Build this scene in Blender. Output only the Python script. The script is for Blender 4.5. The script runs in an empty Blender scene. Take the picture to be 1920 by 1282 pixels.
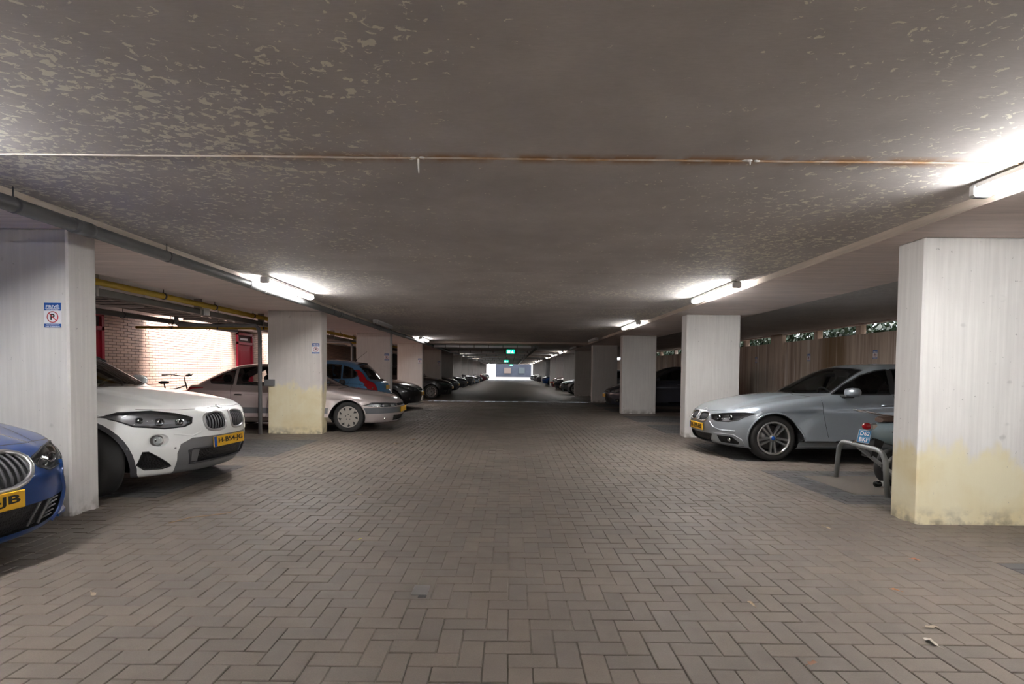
import bpy, bmesh, math, random
import numpy as np
from mathutils import Vector, Matrix
from mathutils.geometry import tessellate_polygon

# ------------------------------------------------------------------ camera, world, sun, exposure
scn = bpy.context.scene
C = scn.collection
PITCH, ROLL, CAMH, FPX = math.radians(1.75), 0.0095, 1.25, 960.0
cam_d = bpy.data.cameras.new('camera'); cam = bpy.data.objects.new('camera', cam_d); C.objects.link(cam)
_F = Vector((0, math.cos(PITCH), -math.sin(PITCH))); _U = Vector((0, math.sin(PITCH), math.cos(PITCH))); _R = Vector((1, 0, 0))
_r = _R*math.cos(ROLL) + _U*math.sin(ROLL); _u = -_R*math.sin(ROLL) + _U*math.cos(ROLL)
cam.matrix_world = Matrix(((_r.x, _u.x, -_F.x, 0), (_r.y, _u.y, -_F.y, 0), (_r.z, _u.z, -_F.z, CAMH), (0, 0, 0, 1)))
cam_d.sensor_fit = 'HORIZONTAL'; cam_d.sensor_width = 36.0; cam_d.lens = 36.0*FPX/1920
cam_d.shift_x = -(956.72-960)/1920*1.0; cam_d.shift_y = (726.33-641)/1920
cam_d.clip_start = 0.05; cam_d.clip_end = 400
scn.camera = cam

world = bpy.data.worlds.new('sky'); scn.world = world; world.use_nodes = True
wn = world.node_tree.nodes; wl = world.node_tree.links
bg = wn['Background']; bg.inputs[0].default_value = (0.80, 0.90, 1.0, 1); bg.inputs[1].default_value = 2.2

sun_d = bpy.data.lights.new('sun', 'SUN'); sun_d.energy = 13.5; sun_d.angle = math.radians(32); sun_d.color = (1.0, 0.95, 0.97)
sun = bpy.data.objects.new('sun', sun_d); C.objects.link(sun)
sun.location = (0, 0, 30); sun.rotation_euler = Vector((-0.42, 0.10, -0.90)).to_track_quat('-Z', 'Y').to_euler()

scn.view_settings.view_transform = 'Standard'; scn.view_settings.look = 'None'
scn.view_settings.gamma = 1.0; scn.view_settings.use_curve_mapping = False
scn.view_settings.exposure = 1.12
LAMP = 72.0                       # radiance of a lit fluorescent diffuser
rng = random.Random(7)

# ------------------------------------------------------------------ helpers
class MB:
    """collects geometry, builds ONE mesh object"""
    def __init__(s): s.v = []; s.f = []; s.m = []; s.sm = []
    def add(s, vs, fs, m=0, smooth=False):
        b = len(s.v); s.v += [tuple(v) for v in vs]
        for f in fs: s.f.append(tuple(i+b for i in f)); s.m.append(m); s.sm.append(smooth)
        return s
    def box(s, x0, x1, y0, y1, z0, z1, m=0, M=None):
        vs = [(x, y, z) for x in (x0, x1) for y in (y0, y1) for z in (z0, z1)]
        if M is not None: vs = [tuple(M @ Vector(v)) for v in vs]
        return s.add(vs, [(0,1,3,2), (4,6,7,5), (0,4,5,1), (2,3,7,6), (0,2,6,4), (1,5,7,3)], m)
    def cbox(s, x0, x1, y0, y1, z0, z1, c=0.01, m=0, M=None):
        """box with all edges chamfered"""
        bm = bmesh.new(); bmesh.ops.create_cube(bm, size=1)
        for v in bm.verts: v.co = Vector(((x0+x1)/2+v.co.x*(x1-x0), (y0+y1)/2+v.co.y*(y1-y0), (z0+z1)/2+v.co.z*(z1-z0)))
        bmesh.ops.bevel(bm, geom=bm.edges[:], offset=c, segments=1, affect='EDGES')
        if M is not None: bmesh.ops.transform(bm, matrix=M, verts=bm.verts)
        bm.verts.index_update(); s.add([v.co[:] for v in bm.verts], [[v.index for v in f.verts] for f in bm.faces], m); bm.free(); return s
    def tube(s, pts, r, n=10, m=0, closed=False, cap=True, smooth=True):
        pts = [Vector(p) for p in pts]; N = len(pts); rs = r if isinstance(r, (list, tuple)) else [r]*N
        vs = []; up = None
        for i, p in enumerate(pts):
            if closed: t = pts[(i+1) % N]-pts[i-1]
            else: t = pts[min(i+1, N-1)]-pts[max(i-1, 0)]
            if t.length < 1e-9: t = Vector((0, 0, 1))
            t.normalize()
            if up is None:
                up = Vector((0, 0, 1)) if abs(t.z) < 0.9 else Vector((1, 0, 0))
            a = up - t*up.dot(t)
            if a.length < 1e-6: a = t.orthogonal()
            a.normalize(); up = a; b = t.cross(a)
            for k in range(n):
                an = 2*math.pi*k/n; vs.append(p+(a*math.cos(an)+b*math.sin(an))*rs[i])
        fs = []
        for i in range(N if closed else N-1):
            j = (i+1) % N
            for k in range(n): fs.append((i*n+k, i*n+(k+1) % n, j*n+(k+1) % n, j*n+k))
        s.add(vs, fs, m, smooth)
        if cap and not closed:
            b = len(s.v)-len(vs)
            s.f.append(tuple(b+k for k in range(n))[::-1]); s.m.append(m); s.sm.append(False)
            s.f.append(tuple(b+(N-1)*n+k for k in range(n))); s.m.append(m); s.sm.append(False)
        return s
    def lathe(s, prof, n=24, axis='y', c=(0, 0, 0), m=0, smooth=True, a0=0.0, a1=None):
        """prof: list of (radius, along)"""
        vs = []; P = len(prof); full = a1 is None; A = 2*math.pi if full else a1-a0; cnt = n if full else n+1
        for k in range(cnt):
            an = a0+A*k/n; ca, sa = math.cos(an), math.sin(an)
            for (r, h) in prof:
                q = {'y': (r*ca, h, r*sa), 'z': (r*ca, r*sa, h), 'x': (h, r*ca, r*sa)}[axis]
                vs.append((q[0]+c[0], q[1]+c[1], q[2]+c[2]))
        fs = []
        for k in range(n):
            k2 = (k+1) % cnt
            for i in range(P-1): fs.append((k*P+i, k2*P+i, k2*P+i+1, k*P+i+1))
        return s.add(vs, fs, m, smooth)
    def sphere(s, c, r, n=12, m=0, sc=(1, 1, 1)):
        prof = [(max(1e-4, r*math.sin(math.pi*i/(n//2))), -r*math.cos(math.pi*i/(n//2))) for i in range(n//2+1)]
        b = len(s.v); s.lathe(prof, n, 'z', (0, 0, 0), m)
        for i in range(b, len(s.v)):
            v = s.v[i]; s.v[i] = (v[0]*sc[0]+c[0], v[1]*sc[1]+c[1], v[2]*sc[2]+c[2])
        return s
    def prism(s, poly, axis, h0, h1, m=0):
        """extrude a 2D polygon along an axis ('x': poly=(y,z); 'y': (x,z); 'z': (x,y))"""
        n = len(poly); vs = []
        for h in (h0, h1):
            for (a, b) in poly: vs.append({'x': (h, a, b), 'y': (a, h, b), 'z': (a, b, h)}[axis])
        fs = [tuple(range(n))[::-1], tuple(range(n, 2*n))]+[(i, (i+1) % n, n+(i+1) % n, n+i) for i in range(n)]
        return s.add(vs, fs, m)
    def xform(s, M):
        s.v = [tuple(M @ Vector(v)) for v in s.v]; return s
    def mesh(s, name, mats):
        me = bpy.data.meshes.new(name); me.from_pydata(s.v, [], s.f)
        for mt in (mats if isinstance(mats, (list, tuple)) else [mats]): me.materials.append(mt)
        me.polygons.foreach_set('material_index', s.m); me.polygons.foreach_set('use_smooth', s.sm)
        me.update(); return me
    def build(s, name, mats, parent=None, fix=True):
        me = s.mesh(name, mats)
        if fix:
            bm = bmesh.new(); bm.from_mesh(me); bmesh.ops.recalc_face_normals(bm, faces=bm.faces); bm.to_mesh(me); bm.free()
        return link(name, me, parent)

KIDS = {}
def link(name, data, parent=None):
    o = bpy.data.objects.new(name, data); C.objects.link(o)
    if parent is not None: o.parent = parent; KIDS.setdefault(parent.name, []).append(o)
    return o
def empty(name, loc=(0, 0, 0), rz=0.0, parent=None):
    o = link(name, None, parent); o.location = loc; o.rotation_euler = (0, 0, rz); o.empty_display_size = 0.2; return o
def tag(o, label=None, cat=None, group=None, kind=None):
    if label: o['label'] = label
    if cat: o['category'] = cat
    if group: o['group'] = group
    if kind: o['kind'] = kind
    return o
def copy_tree(o, parent=None, swap=None, kids=None):
    if swap and o.name.startswith('plate_text'): return None
    c = o.copy(); C.objects.link(c); c.parent = parent
    if parent is not None: KIDS.setdefault(parent.name, []).append(c)
    if swap and c.type == 'MESH':
        for sl in c.material_slots:
            if sl.material in swap:
                new = swap[sl.material]; sl.link = 'OBJECT'; sl.material = new
    for ch in list(KIDS.get(o.name, ())): copy_tree(ch, c, swap)
    return c

# ------------------------------------------------------------------ materials
def newmat(name):
    m = bpy.data.materials.new(name); m.use_nodes = True
    nt = m.node_tree; return m, nt, nt.nodes['Principled BSDF']
def simple(name, col, rough=0.5, metal=0.0, coat=0.0, spec=0.5, emit=None, es=0.0):
    m, nt, b = newmat(name); b.inputs['Base Color'].default_value = (*col, 1); b.inputs['Roughness'].default_value = rough
    b.inputs['Metallic'].default_value = metal; b.inputs['Coat Weight'].default_value = coat; b.inputs['Coat Roughness'].default_value = 0.04
    b.inputs['Specular IOR Level'].default_value = spec
    if emit: b.inputs['Emission Color'].default_value = (*emit, 1); b.inputs['Emission Strength'].default_value = es
    return m
class NT:
    """small node-graph helper"""
    def __init__(s, nt): s.nt = nt; s.n = nt.nodes; s.l = nt.links
    def _in(s, sock, v):
        if hasattr(v, 'is_output') or isinstance(v, bpy.types.NodeSocket): s.l.new(v, sock)
        elif v is not None: sock.default_value = v
    def pos(s): return s.n.new('ShaderNodeNewGeometry').outputs['Position']
    def obj(s): return s.n.new('ShaderNodeTexCoord').outputs['Object']
    def map(s, vec, scale=(1, 1, 1), loc=(0, 0, 0)):
        k = s.n.new('ShaderNodeMapping'); s._in(k.inputs['Vector'], vec); k.inputs['Scale'].default_value = scale; k.inputs['Location'].default_value = loc; return k.outputs[0]
    def noise(s, vec, scale, detail=3, rough=0.55, dist=0.0, col=False):
        k = s.n.new('ShaderNodeTexNoise'); s._in(k.inputs['Vector'], vec); k.inputs['Scale'].default_value = scale
        k.inputs['Detail'].default_value = detail; k.inputs['Roughness'].default_value = rough; k.inputs['Distortion'].default_value = dist
        return k.outputs['Color' if col else 'Fac']
    def math(s, op, a, b=None, c=None, clamp=False):
        k = s.n.new('ShaderNodeMath'); k.operation = op; k.use_clamp = clamp
        s._in(k.inputs[0], a); s._in(k.inputs[1], b); s._in(k.inputs[2], c); return k.outputs[0]
    def rng(s, v, a, b, c=0.0, d=1.0, smooth=False):
        k = s.n.new('ShaderNodeMapRange'); k.clamp = True
        if smooth: k.interpolation_type = 'SMOOTHSTEP'
        s._in(k.inputs[0], v); 
        for i, q in enumerate((a, b, c, d)): s._in(k.inputs[1+i], q)
        return k.outputs[0]
    def mix(s, f, a, b, mode='MIX'):
        k = s.n.new('ShaderNodeMix'); k.data_type = 'RGBA'; k.blend_type = mode
        s._in(k.inputs[0], f)
        for sock, v in ((k.inputs[6], a), (k.inputs[7], b)): s._in(sock, (*v, 1) if isinstance(v, tuple) and len(v) == 3 else v)
        return k.outputs[2]
    def sep(s, vec):
        k = s.n.new('ShaderNodeSeparateXYZ'); s._in(k.inputs[0], vec); return k.outputs
    def bump(s, h, strength=0.3, dist=0.01):
        k = s.n.new('ShaderNodeBump'); s._in(k.inputs['Height'], h); k.inputs['Strength'].default_value = strength; k.inputs['Distance'].default_value = dist; return k.outputs[0]

def mat_ceiling(name, base, patch, stain=False):
    m, nt, b = newmat(name); t = NT(nt); P = t.pos()
    big = t.noise(t.map(P, (1, 1, 1), (3.1, 0.7, 0)), 0.42, 3, 0.6)
    fleck = t.noise(t.map(P, (0.9, 1.1, 1), (1.3, 5.2, 0)), 22, 5, 0.6, 0.7)
    xyz = t.sep(P)
    side = t.rng(t.math('ABSOLUTE', t.math('ADD', xyz[0], 0.1)), 0.8, 3.0, 0.0, 0.078)      # the paint film held on longer away from the middle lane
    thr = t.math('SUBTRACT', t.rng(big, 0.36, 0.66, 0.71, 0.555), side)
    d = t.math('SUBTRACT', fleck, thr)
    mask = t.rng(d, 0.0, 0.025)
    mid = t.noise(P, 1.6, 5, 0.6); fine = t.noise(t.map(P, (1, 7, 1)), 22, 3, 0.7)
    c0 = t.mix(t.rng(mid, 0.3, 0.7), tuple(x*0.86 for x in base), tuple(x*1.12 for x in base))
    c0 = t.mix(t.rng(fine, 0.3, 0.75, 0, 0.35), c0, tuple(x*0.72 for x in base))
    col = t.mix(t.math('MULTIPLY', mask, 0.95), c0, patch)
    if stain:
        s1 = t.rng(t.math('ABSOLUTE', t.math('SUBTRACT', xyz[1], 2.97)), 0.014, 0.085, 1, 0)
        s2 = t.rng(t.noise(t.map(P, (1, 0.35, 1)), 5.5, 3), 0.36, 0.56)
        s3 = t.math('MULTIPLY', t.rng(xyz[0], -2.2, -0.6), t.rng(xyz[0], 3.1, 2.4))
        col = t.mix(t.math('MULTIPLY', t.math('MULTIPLY', s1, s2), t.math('MULTIPLY', s3, 0.8)), col, (0.42, 0.19, 0.035))
    nt.links.new(col, b.inputs['Base Color']); b.inputs['Roughness'].default_value = 0.85; b.inputs['Specular IOR Level'].default_value = 0.25
    nt.links.new(t.bump(t.math('ADD', t.math('MULTIPLY', mask, 0.4), t.math('MULTIPLY', fine, 0.5)), 0.18, 0.004), b.inputs['Normal'])
    return m
def mat_board(name, base, axis=0, dark=0.7, streak=9.0):
    """board-formed concrete, grain along one axis"""
    m, nt, b = newmat(name); t = NT(nt); P = t.pos()
    sc = [streak, streak, streak]; sc[axis] = streak*0.07
    g = t.noise(t.map(P, sc), 2.2, 4, 0.65, 0.5); big = t.noise(P, 0.9, 3)
    col = t.mix(t.rng(g, 0.3, 0.7), tuple(x*dark for x in base), tuple(min(1, x*1.12) for x in base))
    col = t.mix(t.rng(big, 0.35, 0.7, 0, 0.45), col, tuple(x*q for x, q in zip(base, (0.82, 0.86, 0.9))))
    nt.links.new(col, b.inputs['Base Color']); b.inputs['Roughness'].default_value = 0.85; b.inputs['Specular IOR Level'].default_value = 0.25
    nt.links.new(t.bump(g, 0.25, 0.004), b.inputs['Normal'])
    return m
def mat_column(name, base, yellow=0.0, edge_z=0.8):
    m, nt, b = newmat(name); t = NT(nt); P = t.pos(); xyz = t.sep(P)
    streak = t.noise(t.map(P, (16, 16, 0.55)), 2.4, 4, 0.6, 0.3); big = t.noise(P, 1.5, 4, 0.6, 0.4); pits = t.noise(P, 34, 2, 0.5); spots = t.noise(P, 5.5, 2, 0.4)
    col = t.mix(t.rng(streak, 0.32, 0.7), tuple(x*0.92 for x in base), tuple(min(0.92, x*1.05) for x in base))
    col = t.mix(t.rng(big, 0.42, 0.72, 0, 0.5), col, tuple(x*q for x, q in zip(base, (0.86, 0.83, 0.84))))
    if yellow:
        zz = t.math('ADD', xyz[2], t.math('MULTIPLY', t.math('SUBTRACT', t.noise(t.map(P, (1.7, 1.7, 0.9), (2, 1, 0)), 1.5, 4, 0.6), 0.5), 1.1))
        ym = t.rng(zz, edge_z+0.05, edge_z-0.16, 0, yellow, True)
        yc = t.mix(t.rng(big, 0.35, 0.6), (0.72, 0.60, 0.32), (0.82, 0.75, 0.52))
        col = t.mix(ym, col, yc)
    col = t.mix(t.rng(spots, 0.74, 0.78, 0, 0.45), col, tuple(x*0.5 for x in base))
    col = t.mix(t.rng(pits, 0.73, 0.78, 0, 0.6), col, tuple(x*0.35 for x in base))
    low = t.math('MULTIPLY', t.rng(xyz[2], 0.16, 0.0), t.rng(t.noise(P, 7, 4), 0.42, 0.6))
    col = t.mix(t.math('MULTIPLY', low, 0.7), col, (0.17, 0.145, 0.12))
    nt.links.new(col, b.inputs['Base Color']); b.inputs['Roughness'].default_value = 0.8; b.inputs['Specular IOR Level'].default_value = 0.3
    nt.links.new(t.bump(t.math('SUBTRACT', t.math('MULTIPLY', streak, 0.5), t.rng(pits, 0.7, 0.8)), 0.25, 0.004), b.inputs['Normal'])
    return m
def mat_paver(name, base, var=0.11, tone=(1.0, 0.96, 0.9)):
    m, nt, b = newmat(name); t = NT(nt); P = t.pos()
    isl = nt.nodes.new('ShaderNodeNewGeometry').outputs['Random Per Island']; rnd = nt.nodes.new('ShaderNodeObjectInfo').outputs['Random']
    r = t.math('FRACT', t.math('ADD', isl, rnd))
    grit = t.noise(P, 190, 2, 0.7); dirt = t.noise(P, 1.1, 5, 0.65); mid = t.noise(P, 9, 3)
    c = t.mix(r, tuple(x*(1-var) for x in base), tuple(x*(1+var)*q for x, q in zip(base, tone)))
    c = t.mix(t.rng(dirt, 0.35, 0.7, 0, 0.45), c, tuple(x*0.72 for x in base))
    c = t.mix(t.rng(mid, 0.4, 0.8, 0, 0.3), c, tuple(x*1.25 for x in base))
    c = t.mix(t.rng(grit, 0.35, 0.7, 0.0, 0.5), c, tuple(x*0.62 for x in base))
    nt.links.new(c, b.inputs['Base Color']); b.inputs['Specular IOR Level'].default_value = 0.4
    nt.links.new(t.rng(dirt, 0.3, 0.7, 0.52, 0.74), b.inputs['Roughness'])
    nt.links.new(t.bump(grit, 0.35, 0.002), b.inputs['Normal'])
    return m
def mat_wall(name):
    m, nt, b = newmat(name); t = NT(nt); P = t.pos(); xyz = t.sep(P)
    st = t.noise(t.map(P, (2.6, 2.6, 0.10)), 2.2, 5, 0.65, 0.4); st2 = t.noise(t.map(P, (1, 5.5, 0.14), (0, 3, 0)), 1.6, 4, 0.6, 0.3); big = t.noise(P, 0.8, 3)
    c = t.mix(t.rng(big, 0.3, 0.7), (0.52, 0.42, 0.34), (0.62, 0.52, 0.43))
    c = t.mix(t.rng(st, 0.45, 0.62, 0, 0.75), c, (0.26, 0.18, 0.14))
    c = t.mix(t.rng(st2, 0.57, 0.64, 0, 0.75), c, (0.78, 0.73, 0.68))
    br = t.math('MULTIPLY', t.rng(t.math('ABSOLUTE', t.math('SUBTRACT', xyz[1], 13.2)), 0.35, 0.75, 1, 0), t.rng(st2, 0.32, 0.5))
    c = t.mix(t.math('MULTIPLY', br, 0.85), c, (0.15, 0.085, 0.03))
    nt.links.new(c, b.inputs['Base Color']); b.inputs['Roughness'].default_value = 0.85
    nt.links.new(t.bump(st, 0.3, 0.005), b.inputs['Normal'])
    return m
def mat_glass(name, tint, gloss=1.0, rough=0.02):
    m = bpy.data.materials.new(name); m.use_nodes = True; nt = m.node_tree; nt.nodes.remove(nt.nodes['Principled BSDF'])
    out = nt.nodes['Material Output']; tr = nt.nodes.new('ShaderNodeBsdfTransparent'); gl = nt.nodes.new('ShaderNodeBsdfGlossy')
    fr = nt.nodes.new('ShaderNodeFresnel'); fr.inputs[0].default_value = 1.5; mx = nt.nodes.new('ShaderNodeMixShader')
    tr.inputs[0].default_value = (*tint, 1); gl.inputs['Roughness'].default_value = rough; gl.inputs['Color'].default_value = (gloss, gloss, gloss, 1)
    nt.links.new(fr.outputs[0], mx.inputs[0]); nt.links.new(tr.outputs[0], mx.inputs[1]); nt.links.new(gl.outputs[0], mx.inputs[2]); nt.links.new(mx.outputs[0], out.inputs[0])
    return m
def mat_paint(name, col, metal=0.35, rough=0.32, flake=0.25):
    m, nt, b = newmat(name); t = NT(nt)
    n = t.noise(t.obj(), 3.0, 3, 0.6)
    c = t.mix(t.rng(n, 0.35, 0.75, 0, 0.25), col, tuple(x*(1-flake) for x in col))
    nt.links.new(c, b.inputs['Base Color']); b.inputs['Metallic'].default_value = metal; b.inputs['Roughness'].default_value = rough
    b.inputs['Coat Weight'].default_value = 1.0; b.inputs['Coat Roughness'].default_value = 0.05
    return m
def mat_mesh_black(name, scale=60.0):
    m, nt, b = newmat(name); t = NT(nt)
    v = nt.nodes.new('ShaderNodeTexVoronoi'); v.feature = 'DISTANCE_TO_EDGE'; v.inputs['Scale'].default_value = scale; v.inputs['Randomness'].default_value = 0.15
    nt.links.new(t.obj(), v.inputs['Vector'])
    e = t.rng(v.outputs['Distance'], 0.10, 0.2)
    nt.links.new(t.mix(e, (0.018, 0.018, 0.020), (0.003, 0.003, 0.003)), b.inputs['Base Color']); b.inputs['Roughness'].default_value = 0.45
    nt.links.new(t.bump(e, -0.8, 0.01) if False else t.bump(t.math('SUBTRACT', 1.0, e), 0.8, 0.01), b.inputs['Normal'])
    return m

M = {}
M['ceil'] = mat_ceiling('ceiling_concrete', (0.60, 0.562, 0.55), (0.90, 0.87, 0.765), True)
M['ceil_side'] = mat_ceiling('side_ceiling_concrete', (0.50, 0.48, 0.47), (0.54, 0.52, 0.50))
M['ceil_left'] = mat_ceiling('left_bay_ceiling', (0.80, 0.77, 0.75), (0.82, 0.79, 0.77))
M['beam'] = mat_board('beam_board_concrete', (0.80, 0.69, 0.645), 0, 0.78)
M['beam_edge'] = mat_board('beam_edge_concrete', (0.62, 0.53, 0.45), 1, 0.8)
M['column'] = mat_column('column_concrete', (0.72, 0.70, 0.68))
M['column_yellow'] = mat_column('column_concrete_yellow_wash', (0.80, 0.785, 0.77), 0.85, 0.62)
M['column_yellow2'] = mat_column('column_concrete_tall_yellow_wash', (0.70, 0.66, 0.63), 0.8, 1.02)
M['paver'] = mat_paver('brown_paver', (0.152, 0.128, 0.109))
M['paver_dark'] = mat_paver('dark_paver', (0.072, 0.071, 0.072), 0.2, (1, 1, 1))
M['sand'] = mat_paver('joint_sand', (0.19, 0.165, 0.135), 0.1)
M['wall'] = mat_wall('stained_concrete_wall')
M['black'] = simple('black_plastic', (0.012, 0.012, 0.013), 0.55)
M['rubber'] = simple('tyre_rubber', (0.022, 0.021, 0.021), 0.75)
M['darkgrey'] = simple('dark_grey_plastic', (0.05, 0.05, 0.055), 0.5)
M['midgrey'] = simple('grey_plastic', (0.16, 0.16, 0.165), 0.5)
M['chrome'] = simple('chrome', (0.75, 0.75, 0.76), 0.12, 1.0)
M['alu'] = simple('alloy_silver', (0.50, 0.50, 0.50), 0.3, 0.9)
M['alu_dark'] = simple('alloy_grey', (0.22, 0.21, 0.21), 0.35, 0.8)
M['steel'] = simple('galvanised_steel', (0.30, 0.31, 0.31), 0.5, 0.6)
M['white'] = simple('white_plastic', (0.75, 0.75, 0.74), 0.45)
M['lampbody'] = simple('lamp_housing', (0.62, 0.61, 0.60), 0.5)
M['lamp_on'] = simple('lamp_diffuser_lit', (0.9, 0.9, 0.9), 0.4, emit=(1.0, 0.985, 0.965), es=LAMP)
M['lamp_mid'] = simple('lamp_diffuser_lit_weaker', (0.9, 0.9, 0.9), 0.4, emit=(1.0, 0.985, 0.97), es=LAMP*0.32)
M['lamp_off'] = simple('lamp_diffuser_unlit', (0.36, 0.35, 0.34), 0.35)
M['pvc'] = simple('grey_pvc_pipe', (0.105, 0.105, 0.105), 0.42)
M['gas'] = simple('yellow_gas_pipe', (0.50, 0.33, 0.035), 0.45)
M['galv'] = simple('tray_steel', (0.30, 0.27, 0.25), 0.5, 0.3)
M['darkchan'] = simple('dark_channel', (0.085, 0.078, 0.072), 0.55)
M['foil'] = simple('foil_pipe_lagging', (0.80, 0.82, 0.85), 0.38, 0.4)
M['red_paint'] = simple('red_door_paint', (0.36, 0.012, 0.03), 0.4)
M['plate_y'] = simple('plate_yellow', (0.80, 0.44, 0.02), 0.4)
M['plate_b'] = simple('plate_blue', (0.01, 0.09, 0.42), 0.4)
M['ink'] = simple('plate_ink', (0.012, 0.010, 0.008), 0.5)
M['signblue'] = simple('sign_blue', (0.02, 0.10, 0.36), 0.4)
M['signwhite'] = simple('sign_white', (0.82, 0.82, 0.85), 0.4)
M['signred'] = simple('sign_red', (0.55, 0.05, 0.06), 0.4)
M['exitgreen'] = simple('exit_green', (0.0, 0.35, 0.16), 0.4, emit=(0.0, 0.62, 0.30), es=1.3)
M['exitwhite'] = simple('exit_white', (0.8, 0.9, 0.85), 0.4, emit=(0.6, 1.0, 0.8), es=1.6)
M['glass'] = mat_glass('car_glass', (0.50, 0.54, 0.54))
M['glass_clear'] = mat_glass('clear_car_glass', (0.80, 0.84, 0.83))
M['glass_dark'] = mat_glass('tinted_car_glass', (0.16, 0.17, 0.18))
M['lens'] = mat_glass('lamp_lens', (0.86, 0.88, 0.9))
M['redlens'] = simple('red_lens', (0.38, 0.008, 0.014), 0.12, coat=1.0)
M['grille_mesh'] = mat_mesh_black('black_honeycomb', 55)
M['interior'] = simple('car_interior', (0.035, 0.034, 0.036), 0.8)
M['lime'] = simple('limescale', (0.80, 0.79, 0.78), 0.6)
M['wallbrick'] = mat_paver('pink_wall_brick', (0.60, 0.40, 0.31), 0.12)
M['mortar'] = simple('dark_mortar', (0.12, 0.09, 0.085), 0.9)
M['whitewall'] = simple('white_render', (0.72, 0.71, 0.69), 0.8)

def text_mesh(txt, size, bold=0.0, ext=0.0006):
    """flat lettering lying in the xz plane, centred, readable from -y"""
    cu = bpy.data.curves.new('lettering', 'FONT'); cu.body = txt; cu.size = size; cu.align_x = 'CENTER'; cu.align_y = 'CENTER'; cu.offset = bold; cu.extrude = ext; cu.resolution_u = 3
    o = bpy.data.objects.new('lettering', cu); C.objects.link(o)
    dg = bpy.context.evaluated_depsgraph_get(); me = bpy.data.meshes.new_from_object(o.evaluated_get(dg))
    bpy.data.objects.remove(o); bpy.data.curves.remove(cu)
    me.transform(Matrix.Rotation(math.pi/2, 4, 'X')); return me
def text(name, txt, size, mat, parent, loc, rz=0.0, bold=0.0, fit=None):
    me = text_mesh(txt, size, bold); me.materials.clear(); me.materials.append(mat)
    if fit and len(me.vertices):
        xs = [v.co.x for v in me.vertices]; zs = [v.co.z for v in me.vertices]
        me.transform(Matrix.Translation((-(max(xs)+min(xs))/2, 0, -(max(zs)+min(zs))/2)))
        me.transform(Matrix.Diagonal((fit[0]/(max(xs)-min(xs)), 1, fit[1]/(max(zs)-min(zs)), 1)))
    o = link(name, me, parent); o.location = loc; o.rotation_euler = (0, 0, rz); return o
# ------------------------------------------------------------------ layout
ROW0, PITCHY = 4.28, 5.73
def row(k): return ROW0+PITCHY*k
LX, RX, CW, CD = -3.69, 3.43, 1.05, 0.30       # aisle faces of the column rows, column width and depth
ZC, ZB = 2.47, 2.40                            # ceiling, underside of the beams
YN, YF = -13.0, 82.0                           # near and far end of the covered part
XWL, XWR = -8.5, 8.3                           # side walls
BL0, BL1, BR0, BR1 = -5.08, -3.44, 3.157, 4.72 # beams along the column rows

# ------------------------------------------------------------------ floor
def mat_far_paver():
    m, nt, b = newmat('far_paving'); t = NT(nt); P = t.pos()
    br = nt.nodes.new('ShaderNodeTexBrick'); nt.links.new(P, br.inputs['Vector']); br.inputs['Scale'].default_value = 1.0
    br.inputs['Brick Width'].default_value = 0.213; br.inputs['Row Height'].default_value = 0.1065; br.inputs['Mortar Size'].default_value = 0.004
    br.inputs['Color1'].default_value = (0.13, 0.11, 0.094, 1); br.inputs['Color2'].default_value = (0.165, 0.14, 0.118, 1); br.inputs['Mortar'].default_value = (0.14, 0.12, 0.1, 1)
    dirt = t.noise(P, 0.7, 4); c = t.mix(t.rng(dirt, 0.35, 0.7, 0, 0.4), br.outputs['Color'], (0.14, 0.12, 0.10))
    nt.links.new(c, b.inputs['Base Color']); b.inputs['Roughness'].default_value = 0.62; return m
M['far_paver'] = mat_far_paver()
YB = 21.5                                      # bricks are built one by one up to here
fl = MB()
fl.add([(-8.6, YN, -0.007), (8.6, YN, -0.007), (8.6, YB, -0.007), (-8.6, YB, -0.007)], [(0, 1, 2, 3)], 0)
fl.add([(-8.6, YB, 0), (8.6, YB, 0), (8.6, 124, 0), (-8.6, 124, 0)], [(0, 1, 2, 3)], 1)
floor = tag(fl.build('floor', [M['sand'], M['far_paver']], fix=False), 'brown herringbone brick paving with dark parking bays', kind='structure')

BP = 0.1065                                    # paving pitch
rects = []                                     # (x0,x1,y0,y1,dark)
def clip_add(x0, x1, y0, y1, R, dark):
    a0, a1, b0, b1 = max(x0, R[0]), min(x1, R[1]), max(y0, R[2]), min(y1, R[3])
    if a1-a0 > 0.025 and b1-b0 > 0.025: rects.append((a0, a1, b0, b1, dark))
AL, AR = -3.20, 3.05
def herring(R):
    i0, i1 = int(math.floor(R[0]/BP))-2, int(math.ceil(R[1]/BP))+2; j0, j1 = int(math.floor(R[2]/BP))-2, int(math.ceil(R[3]/BP))+2
    for i in range(i0, i1):
        for j in range(j0, j1):
            t = (i+j) % 4
            if t == 0: clip_add(i*BP, (i+2)*BP, j*BP, (j+1)*BP, R, 0)
            elif t == 2: clip_add(i*BP, (i+1)*BP, j*BP, (j+2)*BP, R, 0)
def courses(R, along, dark, off=0.0):
    x0, x1, y0, y1 = R
    if along == 'x':
        n = max(1, round((y1-y0)/BP)); hgt = (y1-y0)/n
        for j in range(n):
            x = x0-(BP if j % 2 else 0)-off
            while x < x1: clip_add(x, x+2*BP, y0+j*hgt, y0+(j+1)*hgt, R, dark); x += 2*BP
    else:
        n = max(1, round((x1-x0)/BP)); w = (x1-x0)/n
        for j in range(n):
            y = y0-(BP if j % 2 else 0)-off
            while y < y1: clip_add(x0+j*w, x0+(j+1)*w, y, y+2*BP, R, dark); y += 2*BP
Y0B = 1.4
herring((AL, AR, Y0B, YB))
courses((AR, 3.27, Y0B, YB), 'y', 0); courses((-3.42, AL, Y0B, YB), 'y', 0)
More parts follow.
